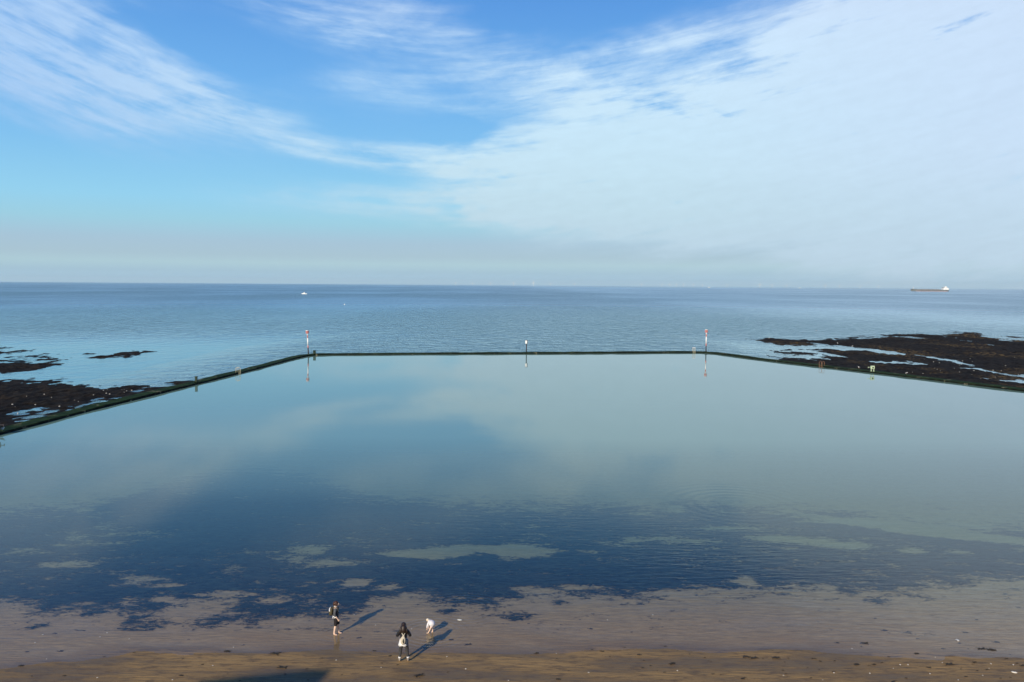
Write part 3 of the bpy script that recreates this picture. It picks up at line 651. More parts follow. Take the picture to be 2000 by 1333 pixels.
# buoy
p = at(673, 596, SEA); t = empty('mooring_buoy', p, 0, 'small white buoy floating on the sea right of the motor boat', 'buoy')
bm = bmesh.new(); ball(bm, (0, 0, .25), (.5, .5, .45)); obj('float', bm, M['white'], t)
bm = bmesh.new(); tube(bm, [(0, 0, .6), (0, 0, 1.3)], [.12, .05], 8); obj('spar', bm, M['white'], t)

def make_turbine():
    t = empty('wind_turbine', (0, 0, SEA)); bm = bmesh.new(); tube(bm, [(0, 0, 0), (0, 0, 78)], [4.2, 2.8], 10); obj('tower', bm, M['white'], t)
    bm = bmesh.new(); box(bm, (0, 1, 79), (4, 11, 4), 0, .5); na = obj('nacelle', bm, M['white'], t, False)
    bm = bmesh.new(); ball(bm, (0, -5.5, 79), (2, 2.4, 2)); hb = obj('hub', bm, M['white'], t)
    for k in range(3):
        a = 2*pi*k/3; bm = bmesh.new(); pts = [(0, 0, 0), (0, 0, 9), (0, 0, 28), (0, 0, 44)]
        tube(bm, pts, [1.6, 3.0, 2.0, .6], 6)
        for v in bm.verts: v.co.y *= .35
        bl = obj('blade', bm, M['white'], t); bl.location = (0, -6, 79); bl.rotation_euler = (0, a, 0)
    return t
tp = make_turbine(); TG = 'wind turbines along the horizon'
spots = [(1042, 15500), (1003, 18500), (958, 20000), (923, 22500), (890, 23000), (1075, 22500), (1122, 24000), (1253, 21500), (1293, 21000), (1308, 22000), (1321, 21500), (1335, 20500), (1354, 21500), (1372, 23000), (1420, 24000),
         (1484, 16500), (1508, 20500), (1536, 23500), (1612, 19500), (1640, 22500), (1680, 23500), (1716, 24000)]
for i, (u, Dm) in enumerate(spots):
    o = tp if i == 0 else copy_tree(tp); d = ray(u, 556); Dm *= .6; o.scale = (.6,)*3; o.location = (d.x/d.y*Dm, Dm, SEA)
    for ch in o.children:
        if ch.name.startswith('blade'): ch.rotation_euler.y += i*.7
    O = ['first', 'second', 'third', 'fourth', 'fifth', 'sixth', 'seventh', 'eighth', 'ninth', 'tenth']
    us = sorted(a for a, b in spots); le = [a for a in us if a < 1042][::-1]; mi = [a for a in us if 1042 < a < 1484]; ri = [a for a in us if a > 1484]
    lab = ('tallest pale wind turbine, on the horizon just right of the picture centre' if u == 1042 else 'tall faint wind turbine on the horizon, right of the right beacon post' if u == 1484 else
           'faint wind turbine on the horizon, %s to the left of the tallest one' % O[le.index(u)] if u in le else 'faint wind turbine on the horizon, %s to the right of the tallest one' % O[mi.index(u)] if u in mi[:10] else
           'faint far wind turbine, on the horizon just left of the tall one right of the beacon post' if u in mi else 'faint wind turbine on the horizon, %s from the cargo ship going left' % O[len(ri)-1-ri.index(u)])
    tag(o, lab, 'wind turbine', TG if u not in (1042, 1484) else TG)

# ------------------------------------------------------------------ gulls
def make_gull():
    t = empty('seagull', (0, 0, 0)); bm = bmesh.new()
    prof = [(-.24, .16, .012), (-.17, .175, .04), (-.08, .18, .075), (.02, .19, .09), (.10, .215, .075), (.15, .26, .048), (.175, .30, .045), (.20, .325, .048), (.235, .325, .03), (.25, .32, .012)]
    tube(bm, [(x, 0, z) for x, z, r in prof], [r for x, z, r in prof], 12); obj('body', bm, M['gull'], t)
    for sg in (-1, 1):
        bm = bmesh.new(); ball(bm, (-.06, sg*.075, .195), (.19, .022, .055), 12, 8); obj('wing', bm, M['greyfab'], t)
        bm = bmesh.new(); tube(bm, [(0, sg*.03, .0), (0, sg*.03, .13)], .007, 6); box(bm, (.015, sg*.03, .005), (.05, .035, .01)); obj('leg', bm, M['beak'], t)
    bm = bmesh.new(); tube(bm, [(.24, 0, .32), (.30, 0, .312)], [.014, .004], 6); obj('beak', bm, M['beak'], t)
    return t
gp = make_gull()
def zreef(u, v, base=-.35): return base
gulls = [(1678, 720, 'wall', 'white gull standing on the right pool wall left of the pale green gear box', 200), (1770, 731, 'reef', 'white gull on the weedy reef close behind the right pool wall', 20), (1636, 672, 'reef', 'white gull standing on the dark tongue of the right reef', 90),
         (1595, 647, 'sea', 'white gull afloat on the sea left of the right reef', 180), (1756, 653, 'reef', 'white gull on the seaward edge of the right reef', 0), (1664, 678, 'reef', 'white gull beside the narrow channel in the right reef', 0), (4, 842, 'wall', 'white gull at the foot of the dark gear box, left edge of the picture', 0), (1502, 662, 'reef', 'white gull on the left tip of the right reef', 0)]
for i, (u, v, k, lab, rz) in enumerate(gulls):
    o = gp if i == 0 else copy_tree(gp)
    if k == 'wall': q = at(u, v, FREE+.02)
    elif k == 'sea': q = at(u, v, SEA-.12)
    else: q = at(u, v, -.30); q.z = -.34
    o.location = q; o.rotation_euler.z = R(rz); o.scale = (1.15,)*3; tag(o, lab, 'gull', 'gulls about the pool and reefs')

# ------------------------------------------------------------------ shells, stones and wrack
def make_shell(name, k):
    bm = bmesh.new(); n = 11; c = bm.verts.new((0, -.5, .06)); rng = []
    for j in range(n):
        a = R(-20+220*j/(n-1)); r = .5*(1+.08*((j % 2)*2-1)); rng.append(bm.verts.new((cos(a)*r, sin(a)*r*.85, .05+.04*(j % 2))))
    mids = [bm.verts.new(((v.co.x)*.55, (v.co.y)*.55-.1, .24+k*.03)) for v in rng]
    for j in range(n-1): bm.faces.new((rng[j], rng[j+1], mids[j+1], mids[j])); bm.faces.new((mids[j], mids[j+1], c))
    o = obj(name, bm, M['shell']); md = o.modifiers.new('thickness', 'SOLIDIFY'); md.thickness = .05; return o
sa = [(196, 1017), (260, 1108), (558, 985), (598, 962), (1303, 1042), (1188, 1145), (963, 1224), (1876, 1114), (543, 1212), (240, 972), (721, 996)]
sb = [(69, 854), (120, 860), (239, 919), (1247, 1077), (637, 1095), (742, 1163), (270, 1155), (980, 1228), (1428, 1184), (1533, 890), (1786, 862), (1923, 1173), (440, 940)]
sc = [(1505, 1098), (1544, 1128), (1309, 1140), (1352, 1140), (1270, 1160), (65, 1172), (658, 1200), (1140, 1188), (877, 1225), (1805, 1160), (1633, 1225), (1815, 1135), (1040, 1050), (1770, 1200), (940, 1185), (1475, 1190), (1940, 1140)]
K = 700/2000
shells = [(u*K, 900+v*K) for u, v in sa]+[(650+u*K, 900+v*K) for u, v in sb]+[(1300+u*K, 900+v*K) for u, v in sc]
def ground(u, v):
    q = at(u, v); 
    for _ in range(3): q = at(u, v, bz(q.x, q.y))
    return q
sp_ = [make_shell('seashell', 0), make_shell('seashell', 1)]
for i, (u, v) in enumerate(shells+[(898, 1211.5), (1870, 1251), (1981, 1314)]):
    big = i >= len(shells); o = sp_[i % 2] if i < 2 else sp_[i % 2].copy()
    if i >= 2: col.objects.link(o)
    q = ground(u, v); dry = q.z > 0; o.location = q+Vector((0, 0, .004)); o.rotation_euler.z = random.uniform(0, 6.28); s = random.uniform(.05, .085)*(2.4 if big else 1); o.scale = (s, s, s)
    if big: o.scale = (s*1.3, s, s*.7)
    x0 = 'left' if u < 640 else 'middle' if u < 1300 else 'right'
    lab = (['large white shell under the shallow water right of the bending child', 'large white shell under the shallow water at the right', 'largest white shell on the golden sand at the far right'][i-len(shells)] if big else
           ('small white shell on the golden sand in the %s part of the beach' if dry else 'small white shell seen through shallow water in the %s part of the beach') % x0)
    if not big: lab = 'small white shell %s, %s' % ('under the shallows' if v < 1250 else 'by the waterline' if v < 1285 else 'on the golden sand', ['at the far left', 'left of the wading person', 'near the wading person', 'below the standing people', 'right of the bending child', 'in the middle of the beach', 'right of the middle', 'below the right reef', 'towards the right', 'at the far right'][min(9, int(u/200))])
    tag(o, lab, 'shell', 'white shells scattered along the beach')
def make_clump(seed):
    rnd = random.Random(seed); bm = bmesh.new()
    for j in range(16):
        a = rnd.uniform(-.5, .5)+(pi if rnd.random() < .5 else 0); L = rnd.uniform(.2, .55); x, y = rnd.uniform(-.3, .3), rnd.uniform(-.3, .3); pts = []
        for k in range(5): pts.append((x+cos(a)*L*k/4, y+sin(a)*L*k/4, .05+.10*sin(k*.8)*rnd.random())); a += rnd.uniform(-.6, .6)
        tube(bm, pts, [.05, .07, .06, .04, .01], 5)
    ball(bm, (0, 0, .03), (.28, .2, .10), 9, 5); o = obj('seaweed_clump', bm, M['clump']); return o
ca = [(150, 1068, 25), (340, 1065, 40), (310, 965, 30), (750, 1070, 15), (1270, 1065, 44), (1360, 1030, 25), (1530, 1078, 60), (1570, 1155, 55), (120, 1145, 34), (1550, 948, 20), (1055, 998, 20), (580, 1095, 16), (1010, 1200, 30)]
cb_ = [(1440, 940, 38), (1095, 910, 22), (1275, 915, 18), (1667, 957, 20), (1140, 1075, 34), (1445, 1055, 16), (752, 1028, 44), (660, 1000, 34), (133, 950, 16), (55, 990, 18), (145, 990, 32), (1710, 1085, 32), (1900, 1132, 42), (645, 1180, 16), (485, 1198, 55), (1260, 1220, 32), (1630, 1042, 18), (1500, 1065, 30), (230, 1062, 26), (320, 1090, 24), (360, 1140, 18), (1380, 888, 16)]
cc_ = [(318, 785, 28), (1170, 882, 26), (1225, 950, 48), (1410, 995, 24), (1675, 960, 38), (1735, 888, 28), (960, 1018, 34), (1105, 1022, 60), (1760, 1053, 60), (1820, 1058, 60), (1545, 1050, 30), (455, 1095, 50), (490, 1103, 50), (615, 1102, 54), (135, 1080, 16), (40, 1133, 42), (240, 1118, 12), (1065, 1138, 44), (1165, 1138, 34), (1465, 1155, 34), (1580, 1138, 55), (655, 1170, 18), (430, 1217, 38), (940, 1178, 22), (1990, 1145, 34), (1870, 1215, 18), (1200, 722, 46), (1725, 1125, 32), (830, 1105, 28), (1400, 1078, 40), (1850, 1015, 50), (1900, 1105, 22), (290, 742, 24), (1640, 1020, 26), (1270, 1235, 40)]
cl = [(u*K, 900+v*K, w_*K) for u, v, w_ in ca]+[(650+u*K, 900+v*K, w_*K) for u, v, w_ in cb_]+[(1300+u*K, 900+v*K, w_*K) for u, v, w_ in cc_]
rr = random.Random(3)
for _ in range(70):
    u = rr.uniform(0, 2000) if rr.random() < .5 else rr.uniform(1250, 2000); cl.append((u, rr.uniform(1262, 1330), rr.uniform(2.5, 8)))
cps = [make_clump(s) for s in (1, 2, 3, 4)]
PL = ['at the far left', 'left of the wading person', 'just left of the wading person', 'between the two standing people', 'just right of the bending child', 'in the middle of the beach',
      'right of the middle', 'below the right reef', 'towards the right', 'at the far right']
def place(u): return PL[min(9, int(u/200))]
for i, (u, v, wpx) in enumerate(cl):
    o = cps[i % 4] if i < 4 else cps[i % 4].copy()
    if i >= 4: col.objects.link(o)
    q = ground(u, v); o.location = q; k = wpx/40*.9*(39/40); o.scale = (k, k*.62, k*.55); o.rotation_euler.z = random.uniform(-.35, .35)+(pi if i % 3 == 0 else 0)
    size = 'tiny' if wpx < 5 else 'small' if wpx < 8 else 'wide' if wpx < 15 else 'large'
    where = 'under the shallows' if v < 1235 else 'in the shallows by the waterline' if q.z < 0 else 'on sand by the waterline' if v < 1300 else 'on sand at the bottom edge'
    tag(o, '%s dark seaweed clump %s, %s' % (size, where, place(u)), 'seaweed', 'loose seaweed clumps on the beach')
# chalk stones on the reefs
def make_stone(seed):
    rnd = random.Random(seed); bm = bmesh.new(); bmesh.ops.create_icosphere(bm, subdivisions=2, radius=.5)
    for v in bm.verts: v.co *= rnd.uniform(.8, 1.15); v.co.z *= .6
    return obj('chalk_stone', bm, M['chalk'], None, False)
st_ = [make_stone(1), make_stone(2)]; n_ = 0
for side in (0, 1):
    for _ in range(30 if side else 22):
        if side: u = rr.uniform(1760, 1998); v = rr.uniform(690, 752) if u > 1850 else rr.uniform(690, 735)
        else: u = rr.uniform(2, 270); v = rr.uniform(760, 762+max(2, (270-u)*.24))
        o = st_[n_ % 2] if n_ < 2 else st_[n_ % 2].copy()
        if n_ >= 2: col.objects.link(o)
        n_ += 1; q = at(u, v, -.35); q.z = -.33; o.location = q; s = rr.uniform(.07, .22); o.scale = (s*1.3, s, s); o.rotation_euler.z = rr.uniform(0, 6)
        wh = ('near the channel' if v < 712 else 'near the wall' if v > 735 else 'in the middle') if side else ('on its seaward side' if v < 775 else 'close to the pool wall' if v > 795 else 'in the middle')
        hz_ = ('at the far right' if u > 1930 else 'far right of the gear box' if u > 1850 else 'right of the gear box') if side else ('at the far left' if u < 70 else 'towards its tip' if u > 170 else 'midway along')
        tag(o, '%s pale stone on the %s reef %s, %s' % ('tiny' if s < .12 else 'small' if s < .17 else 'larger', 'right' if side else 'left', wh, hz_), 'stone', 'pale stones on the reefs')

# ------------------------------------------------------------------ people
def skin_mesh(name, joints, edges, m, parent, sub=2):
    """joints: name -> (pos, radius or (rx, ry)); one continuous skinned surface"""
    names = list(joints); me = bpy.data.meshes.new(name)
    me.from_pydata([joints[n][0] for n in names], [(names.index(a), names.index(b)) for a, b in edges], [])
    o = bpy.data.objects.new(name, me); col.objects.link(o); me.materials.append(m)
    if parent: o.parent = parent
    md = o.modifiers.new('skin', 'SKIN'); md.use_smooth_shade = True; sv_ = me.skin_vertices[0].data
    for i, n in enumerate(names):
        r = joints[n][1]; sv_[i].radius = r if isinstance(r, tuple) else (r, r); sv_[i].use_root = (i == 0)
    s_ = o.modifiers.new('subdivision', 'SUBSURF'); s_.levels = sub; s_.render_levels = sub
    return o
def chain(*n): return list(zip(n, n[1:]))
def hand(J, E, wrist, d, side, k=1.0, curl=.5):
    """five separate fingers rooted in the palm; d = pointing direction, side = across the palm towards the thumb"""
    w_ = Vector(J[wrist][0]); d = Vector(d).normalized(); s = Vector(side).normalized(); n = d.cross(s).normalized()
    pn = wrist+'_palm'; J[pn] = (tuple(w_+d*.055*k), (.030*k, .016*k)); E.append((wrist, pn)); pc = w_+d*.055*k
    for i, (off, L) in enumerate(((.026, .066), (.009, .074), (-.009, .068), (-.026, .054))):
        b = pc+d*.035*k+s*off*k; m_ = b+(d*(1-curl*.3)+n*curl*.4)*L*.5*k; t_ = m_+(d*(1-curl)+n*curl)*L*.5*k
        for q, nm, r in ((b, 'b', .009), (m_, 'm', .008), (t_, 't', .0065)): J['%s_f%d%s' % (wrist, i, nm)] = (tuple(q), r*k)
        E += [(pn, '%s_f%db' % (wrist, i))]+chain(*['%s_f%d%s' % (wrist, i, c_) for c_ in 'bmt'])
    b = w_+d*.03*k+s*.03*k; t_ = b+(d*.6+s*.6+n*.3)*.05*k
    J[wrist+'_th'] = (tuple(b), .011*k); J[wrist+'_tt'] = (tuple(t_), .008*k); E += [(pn, wrist+'_th'), (wrist+'_th', wrist+'_tt')]
def face(parent, hc, fwd, k):
    f = Vector(fwd).normalized(); s = Vector((0, 0, 1)).cross(f).normalized(); u = f.cross(s)
    for sg in (-1, 1):
        bm = bmesh.new(); ball(bm, hc+f*.088*k+s*sg*.03*k+u*.012*k, (.010*k,)*3, 8, 6); obj('eye', bm, M['feat'], parent)
    bm = bmesh.new(); ball(bm, hc+f*.092*k-u*.048*k, (.018*k, .018*k, .007*k), 8, 6); obj('mouth', bm, M['lip'], parent)
def body(parent, P, m, k=1.0, fwd=(0, 1, 0), hands=True):
    """P: joint positions; builds one continuous skinned body"""
    V = {n: Vector(p) for n, p in P.items()}; rad = dict(pelvis=.125, waist=.11, chest=.135, collar=.085, neck=.052, jaw=.075, head=.098, crown=.07, hipL=.095, hipR=.095, kneeL=.062, kneeR=.062, calfL=.055, calfR=.055,
        ankL=.036, ankR=.036, heelL=.036, heelR=.036, toeL=.028, toeR=.028, shL=.06, shR=.06, elL=.042, elR=.042, wrL=.028, wrR=.028)
    f = Vector(fwd).normalized()
    J = {n: (tuple(V[n]), rad[n]*k) for n in V}
    for s in 'LR':
        kn, an = V['knee'+s], V['ank'+s]; J['calf'+s] = (tuple(kn.lerp(an, .3)-Vector(fwd)*.012*k), .056*k)
        J['heel'+s] = (tuple(an+Vector((0, 0, -.045*k))-f*.02*k), .034*k); tf = P.get('foot'+s); 
        J['toe'+s] = (tuple(Vector(an)+Vector((0, 0, -.055*k))+f*.16*k), .024*k); J['ball'+s] = (tuple(Vector(an)+Vector((0, 0, -.052*k))+f*.09*k), .034*k)
    J['chest'] = (J['chest'][0], (.15*k, .105*k)); J['pelvis'] = (J['pelvis'][0], (.135*k, .11*k)); J['waist'] = (J['waist'][0], (.12*k, .095*k))
    hd = V['head']; J['nose'] = (tuple(hd+f*.108*k-Vector((0, 0, .014*k))), .012*k)
    E = chain('pelvis', 'waist', 'chest', 'collar', 'neck', 'jaw', 'head', 'crown')+[('head', 'nose')]
    for s in 'LR':
        E += chain('pelvis', 'hip'+s, 'knee'+s, 'calf'+s, 'ank'+s, 'heel'+s)+chain('ank'+s, 'ball'+s, 'toe'+s)+chain('collar', 'sh'+s, 'el'+s, 'wr'+s)
        if hands:
            d = V['wr'+s]-V['el'+s]; side = f if abs(d.normalized().dot(f)) < .8 else Vector((0, 0, 1)); hand(J, E, 'wr'+s, d, side-d.normalized()*side.dot(d.normalized()), k)
    o = skin_mesh('body', J, E, m, parent, 2)
    sx_ = Vector((0, 0, 1)).cross(f).normalized()
    face(o, hd, fwd, k); return o, J
def sleeve(name, pts, m, parent, sub=2):
    J = {str(i): (tuple(p), r) for i, (p, r) in enumerate(pts)}; return skin_mesh(name, J, chain(*[str(i) for i in range(len(pts))]), m, parent, sub)
def V3(*a): return Vector(a)

# -- woman seen from behind with the pale rucksack
g = ground(788.5, 1292.5)
t = empty('person', g, R(4), 'person seen from behind with long dark hair, black jacket, pale rucksack, at water edge', 'person')
P = dict(pelvis=(0, 0, .93), waist=(0, 0, 1.08), chest=(0, -.01, 1.27), collar=(0, -.01, 1.41), neck=(0, 0, 1.48), jaw=(0, .03, 1.54), head=(0, .03, 1.60), crown=(0, .02, 1.66),
         hipL=(-.10, 0, .86), hipR=(.10, 0, .86), kneeL=(-.14, .02, .48), kneeR=(.15, .02, .48), ankL=(-.175, 0, .075), ankR=(.185, .0, .075),
         shL=(-.17, 0, 1.38), shR=(.17, 0, 1.38), elL=(-.29, .02, 1.12), elR=(.29, .02, 1.12), wrL=(-.14, .22, 1.20), wrR=(.14, .22, 1.20))
bd, J = body(t, P, M['skin'])
for s, x in (('L', -1), ('R', 1)):
    sleeve('legging', [(V3(*P['pelvis'])+V3(x*.04, 0, 0), .12), (V3(*P['hip'+s]), .108), (V3(*P['knee'+s]), .074), (V3(*P['knee'+s]).lerp(V3(*P['ank'+s]), .35)+V3(0, -.012, 0), .067), (V3(*P['ank'+s])+V3(0, 0, .10), .046)], M['leg'], t)
    a = V3(*P['ank'+s]); bt = skin_mesh('boot', {'a': (tuple(a+V3(0, 0, .10)), .05), 'b': (tuple(a), .05), 'c': (tuple(a+V3(0, -.02, -.035)), .042), 'd': (tuple(a+V3(0, .10, -.04)), .042), 'e': (tuple(a+V3(0, .18, -.045)), .032)}, [('a', 'b'), ('b', 'c'), ('b', 'd'), ('d', 'e')], M['shoe'], t)
    bm = bmesh.new(); tube(bm, [a+V3(0, 0, .09), a+V3(0, 0, .15)], [.058, .056], 14); obj('sock', bm, M['shirt'], bt)
# jacket: one skinned shell with both sleeves
skin_mesh('jacket', {'c0': ((0, 0, 1.0), (.165, .13)), 'c1': ((0, 0, 1.15), (.16, .125)), 'c2': ((0, -.01, 1.29), (.175, .13)), 'c3': ((0, -.01, 1.40), (.11, .09)), 'sl': ((-.185, 0, 1.36), .082), 'el': ((-.30, .02, 1.12), .066), 'wl': ((-.17, .19, 1.19), .048), 'sr': ((.185, 0, 1.36), .082), 'er': ((.30, .02, 1.12), .066), 'wr': ((.17, .19, 1.19), .048)},
          chain('c1', 'c2', 'c3')+[('c1', 'c0')]+chain('c3', 'sl', 'el', 'wl')+chain('c3', 'sr', 'er', 'wr'), M['jacket'], t)
def skirt(name, rings, m, parent, n=22, wob=.0):
    bm = bmesh.new(); rs = []
    for i, (z, rx, ry, cx, cy) in enumerate(rings):
        rs.append([bm.verts.new((cx+cos(2*pi*j/n)*rx*(1+wob*(i/len(rings))*sin(j*2.3)), cy+sin(2*pi*j/n)*ry*(1+wob*(i/len(rings))*cos(j*1.7)), z+(.02*sin(j*1.3) if i == len(rings)-1 else 0))) for j in range(n)])
    for A, B in zip(rs, rs[1:]):
        for j in range(n): bm.faces.new((A[j], B[j], B[(j+1) % n], A[(j+1) % n]))
    bmesh.ops.recalc_face_normals(bm, faces=bm.faces); o = obj(name, bm, m, parent); md = o.modifiers.new('thickness', 'SOLIDIFY'); md.thickness = .012; return o
skirt('white_tunic', [(1.02, .165, .13, 0, 0), (.93, .185, .15, 0, 0), (.82, .20, .165, -.01, 0), (.745, .215, .175, -.02, 0)], M['shirt'], t, wob=.06)
bm = bmesh.new(); box(bm, (.135, -.09, .91), (.14, .14, .24), R(-15), .05); obj('denim_panel', bm, M['navy'], t)
bm = bmesh.new()
ball(bm, (-.015, -.185, 1.02), (.115, .075, .19), 16, 12); ball(bm, (0, -.16, 1.19), (.05, .045, .07), 12, 8); bag = obj('rucksack', bm, M['canvas'], t)
bm = bmesh.new(); tube(bm, [(0, -.255, 1.12), (-.01, -.275, 1.02), (.0, -.265, .93)], [.016, .03, .012], 8); obj('drawstring', bm, M['khaki'], bag)
for sg in (-1, 1):
    bm = bmesh.new(); tube(bm, [(0, -.17, 1.22), (sg*.055, -.155, 1.30), (sg*.115, -.11, 1.40), (sg*.13, -.02, 1.455), (sg*.13, .09, 1.36)], .017, 8); obj('strap', bm, M['strap'], bag)
# hair
bm = bmesh.new(); ball(bm, (0, .0, 1.635), (.112, .125, .118), 18, 12)
tube(bm, [(0, -.03, 1.66), (0, -.075, 1.56), (0, -.10, 1.46), (0, -.115, 1.37), (0, -.12, 1.30)], [.10, .115, .13, .11, .03], 14)
for k in range(9):
    x = -.14+.28*k/8; tube(bm, [(x*.6, -.05, 1.60), (x*.9, -.10, 1.48), (x*1.05, -.13, 1.36+.02*(k % 3)), (x*1.1, -.125, 1.27+.03*(k % 2))], [.04, .045, .035, .008], 8)
obj('long_hair', bm, M['hair'], t)
bm = bmesh.new(); ball(bm, (0, -.135, 1.445), (.05, .02, .022), 12, 8); obj('collar', bm, M['shirt'], t)

# -- woman in profile, wading, facing right
g = ground(657, 1239.5)
t = empty('person', g, R(-82), 'person in profile with short auburn hair, dark jacket and cropped black trousers, wading barefoot', 'person')
P = dict(pelvis=(0, -.01, .86), waist=(0, -.02, 1.0), chest=(0, -.03, 1.17), collar=(0, -.02, 1.31), neck=(0, .0, 1.37), jaw=(0, .045, 1.42), head=(0, .04, 1.48), crown=(0, .025, 1.54),
         hipL=(-.09, 0, .79), hipR=(.09, -.01, .79), kneeL=(-.10, .10, .44), kneeR=(.10, -.03, .43), ankL=(-.10, .09, .07), ankR=(.10, -.10, .07),
         shL=(-.16, -.02, 1.28), shR=(.16, -.02, 1.28), elL=(-.19, .03, 1.04), elR=(.20, -.05, 1.02), wrL=(-.12, .13, .90), wrR=(.19, .07, .82))
bd, J = body(t, P, M['skin'], .97)
for s, x in (('L', -1), ('R', 1)):
    sleeve('trouser_leg', [(V3(*P['pelvis'])+V3(x*.04, 0, 0), .125), (V3(*P['hip'+s]), .112), (V3(*P['hip'+s]).lerp(V3(*P['knee'+s]), .6), .092), (V3(*P['knee'+s])+V3(0, 0, -.02), .076)], M['blackp'], t)
skin_mesh('jacket', {'c1': ((0, -.02, .99), (.15, .125)), 'c0': ((0, -.01, .88), (.15, .13)), 'c2': ((0, -.03, 1.17), (.16, .125)), 'c3': ((0, -.02, 1.30), (.105, .085)), 'sl': ((-.17, -.02, 1.27), .075), 'el': ((-.19, .03, 1.04), .06), 'wl': ((-.13, .11, .93), .045)},
          chain('c1', 'c2', 'c3')+[('c1', 'c0')]+chain('c3', 'sl', 'el', 'wl'), M['jacket'], t)
sleeve('grey_sleeve', [(V3(.10, -.03, 1.29), .07), (V3(.18, -.03, 1.26), .078), (V3(.215, -.06, 1.12), .068), (V3(.21, -.055, 1.0), .062), (V3(.205, -.01, .93), .052)], M['greyfab'], t)
skirt('shirt_hem', [(.92, .155, .135, 0, -.02), (.82, .165, .15, 0, -.03)], M['shirt'], t, wob=.05)
bm = bmesh.new(); ball(bm, (0, -.225, 1.12), (.13, .09, .20), 16, 12); box(bm, (0, -.30, 1.04), (.18, .07, .16), 0, .03); bag = obj('backpack', bm, M['khaki'], t)
bm = bmesh.new(); tube(bm, [(-.06, -.24, 1.30), (.02, -.29, 1.27), (.10, -.30, 1.22), (.12, -.29, 1.16)], .028, 8); obj('rolled_top', bm, M['shirt'], bag)
for sg in (-1, 1):
    bm = bmesh.new(); tube(bm, [(sg*.09, -.17, 1.27), (sg*.12, -.06, 1.375), (sg*.12, .07, 1.32), (sg*.11, .10, 1.18), (sg*.11, -.02, 1.0), (sg*.09, -.16, .97)], .016, 8); obj('strap', bm, M['khaki'], bag)
bm = bmesh.new(); ball(bm, (0, .0, 1.51), (.098, .108, .098), 18, 12); tube(bm, [(0, -.03, 1.55), (0, -.065, 1.47), (0, -.07, 1.385)], [.09, .095, .05], 14)
for sg in (-1, 1): tube(bm, [(sg*.075, .02, 1.55), (sg*.098, .015, 1.47), (sg*.085, -.01, 1.395)], [.04, .042, .015], 8)
obj('bobbed_hair', bm, M['auburn'], t)
bm = bmesh.new(); tube(bm, [(0, -.03, 1.33), (0, -.01, 1.375)], [.085, .072], 16); obj('collar', bm, M['shirt'], t)

# -- child bending down to the water, facing left
g = ground(841, 1236.5)
t = empty('person', g, R(78), 'small child in pale clothes bending down with hands in the shallow water', 'person')
k = .62
P = dict(pelvis=(0, -.07, .40), waist=(0, -.05, .48), chest=(0, .01, .55), collar=(0, .07, .575), neck=(0, .105, .58), jaw=(0, .145, .565), head=(0, .155, .60), crown=(0, .16, .64),
         hipL=(-.07, -.09, .38), hipR=(.07, -.09, .38), kneeL=(-.08, .0, .23), kneeR=(.08, -.06, .22), ankL=(-.08, .08, .04), ankR=(.08, -.08, .04),
         shL=(-.10, .07, .54), shR=(.10, .07, .54), elL=(-.11, .12, .38), elR=(.11, .11, .38), wrL=(-.08, .15, .22), wrR=(.10, .14, .22))
bd, J = body(t, P, M['skin'], k)
bm = bmesh.new(); ball(bm, (0, -.055, .475), (.165, .165, .135), 18, 12, Matrix.Rotation(R(38), 3, 'X')); ball(bm, (0, .045, .555), (.125, .085, .075), 16, 10, Matrix.Rotation(R(25), 3, 'X'))
obj('pale_top', bm, M['lilac'], t)
for x in (-1, 1): sleeve('sleeve', [(V3(x*.07, .05, .55), .055), (V3(x*.115, .07, .53), .052), (V3(x*.12, .12, .38), .045), (V3(x*.095, .145, .26), .034)], M['lilac'], t)
for s, x in (('L', -1), ('R', 1)): sleeve('shorts_leg', [(V3(x*.03, -.07, .36), .07), (V3(*P['hip'+s]), .08), (V3(*P['knee'+s])+V3(0, -.01, .04), .062)], M['pink'], t)
bm = bmesh.new(); ball(bm, (0, .145, .625), (.072, .072, .062), 16, 10); tube(bm, [(0, .10, .63), (0, .085, .59)], [.05, .03], 10); obj('fair_hair', bm, M['blond'], t)

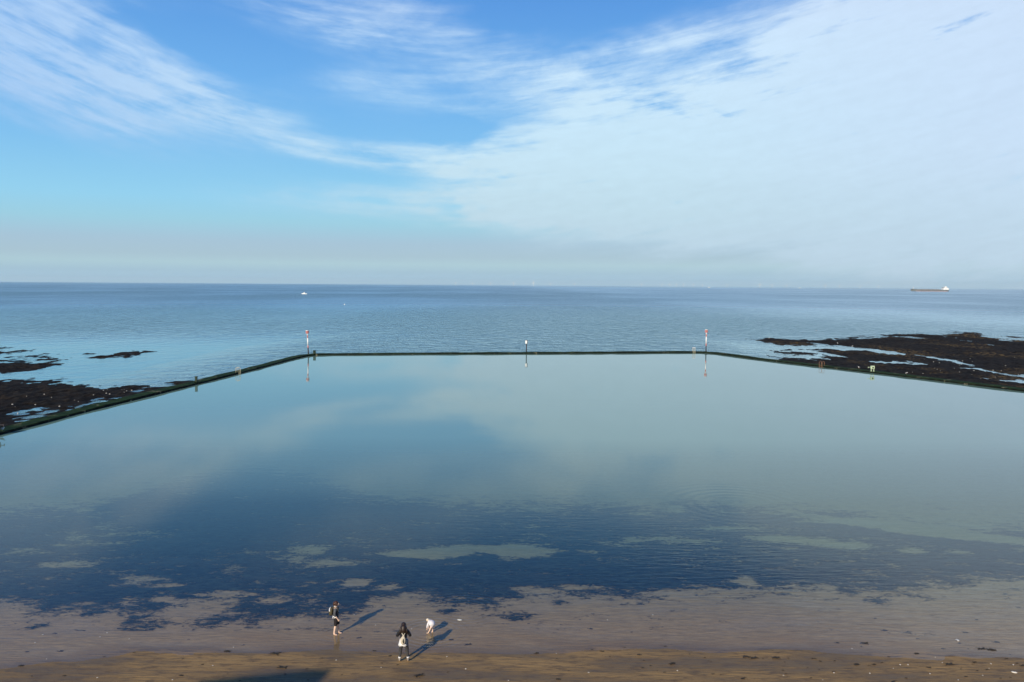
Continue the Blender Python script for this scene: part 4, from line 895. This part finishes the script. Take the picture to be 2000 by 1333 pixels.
# ------------------------------------------------------------------ seafront shelter added unseen on the cliff top; its roof is shaped to throw the shadow at the foot of the picture
def shadow_caster():
    # ridge shadow falls at the beach point sh; walk back towards the sun
    shp = at(664, 1307, .05); L_ = 38.5; top = shp.z+L_*math.tan(R(SUN_EL)); x = shp.x-sin(R(SHADOW_AZ))*L_; y = shp.y-cos(R(SHADOW_AZ))*L_
    t = empty('shadow_shelter', (x-.4, y, 14.8), 0, 'seafront shelter added unseen on the cliff top behind the viewpoint, its hipped roof shaped to cast a shadow', 'shadow_caster'); hh = top-14.8
    bm = bmesh.new(); e = hh-.97
    A = [bm.verts.new(v) for v in ((-4.3, -.8, e), (.5, -.8, e), (.5, .8, e), (-4.3, .8, e))]; B = [bm.verts.new(v) for v in ((-.6, 0, hh), (.1, 0, hh))]
    for f in ((A[0], A[1], B[1], B[0]), (A[1], A[2], B[1]), (A[2], A[3], B[0], B[1]), (A[3], A[0], B[0]), (A[3], A[2], A[1], A[0])): bm.faces.new(f)
    obj('roof', bm, M['fur'], t, False)
    bm = bmesh.new(); box(bm, (-2.0, 0, e/2), (4.6, .16, e-.04)); obj('back_screen', bm, M['conc'], t, False)
    for px in (-4.1, .3):
        for py in (-.65, .65): bm = bmesh.new(); tube(bm, [(px, py, 0), (px, py, e)], .08, 8); obj('post', bm, M['white'], t)
    bm = bmesh.new(); box(bm, (-2.4, .36, .45), (4.4, .42, .08), 0, .02); box(bm, (-4.2, .36, .2), (.1, .36, .42)); box(bm, (-.6, .36, .2), (.1, .36, .42)); obj('bench', bm, M['dark'], t, False)
shadow_caster()

# ------------------------------------------------------------------ sea haze
bm = bmesh.new(); zl, zh = -14.0, 190.0; Rr = 34000.0
box(bm, (0, 0, (zl+zh)/2), (Rr*2, Rr*2, zh-zl))
mz = bpy.data.materials.new('haze'); mz.use_nodes = True; h_ = NT(mz.node_tree)
pv = h_.n('ShaderNodeVolumePrincipled'); pv.inputs['Color'].default_value = (0.80, 0.97, 1.0, 1); pv.inputs['Density'].default_value = 2.1e-5; pv.inputs['Anisotropy'].default_value = 0.0
h_.put(h_.n('ShaderNodeOutputMaterial').inputs['Volume'], pv)
hz = obj('haze', bm, mz, None, False); tag(hz, 'thin pale sea haze between the viewpoint and the horizon', 'haze', kind='stuff')
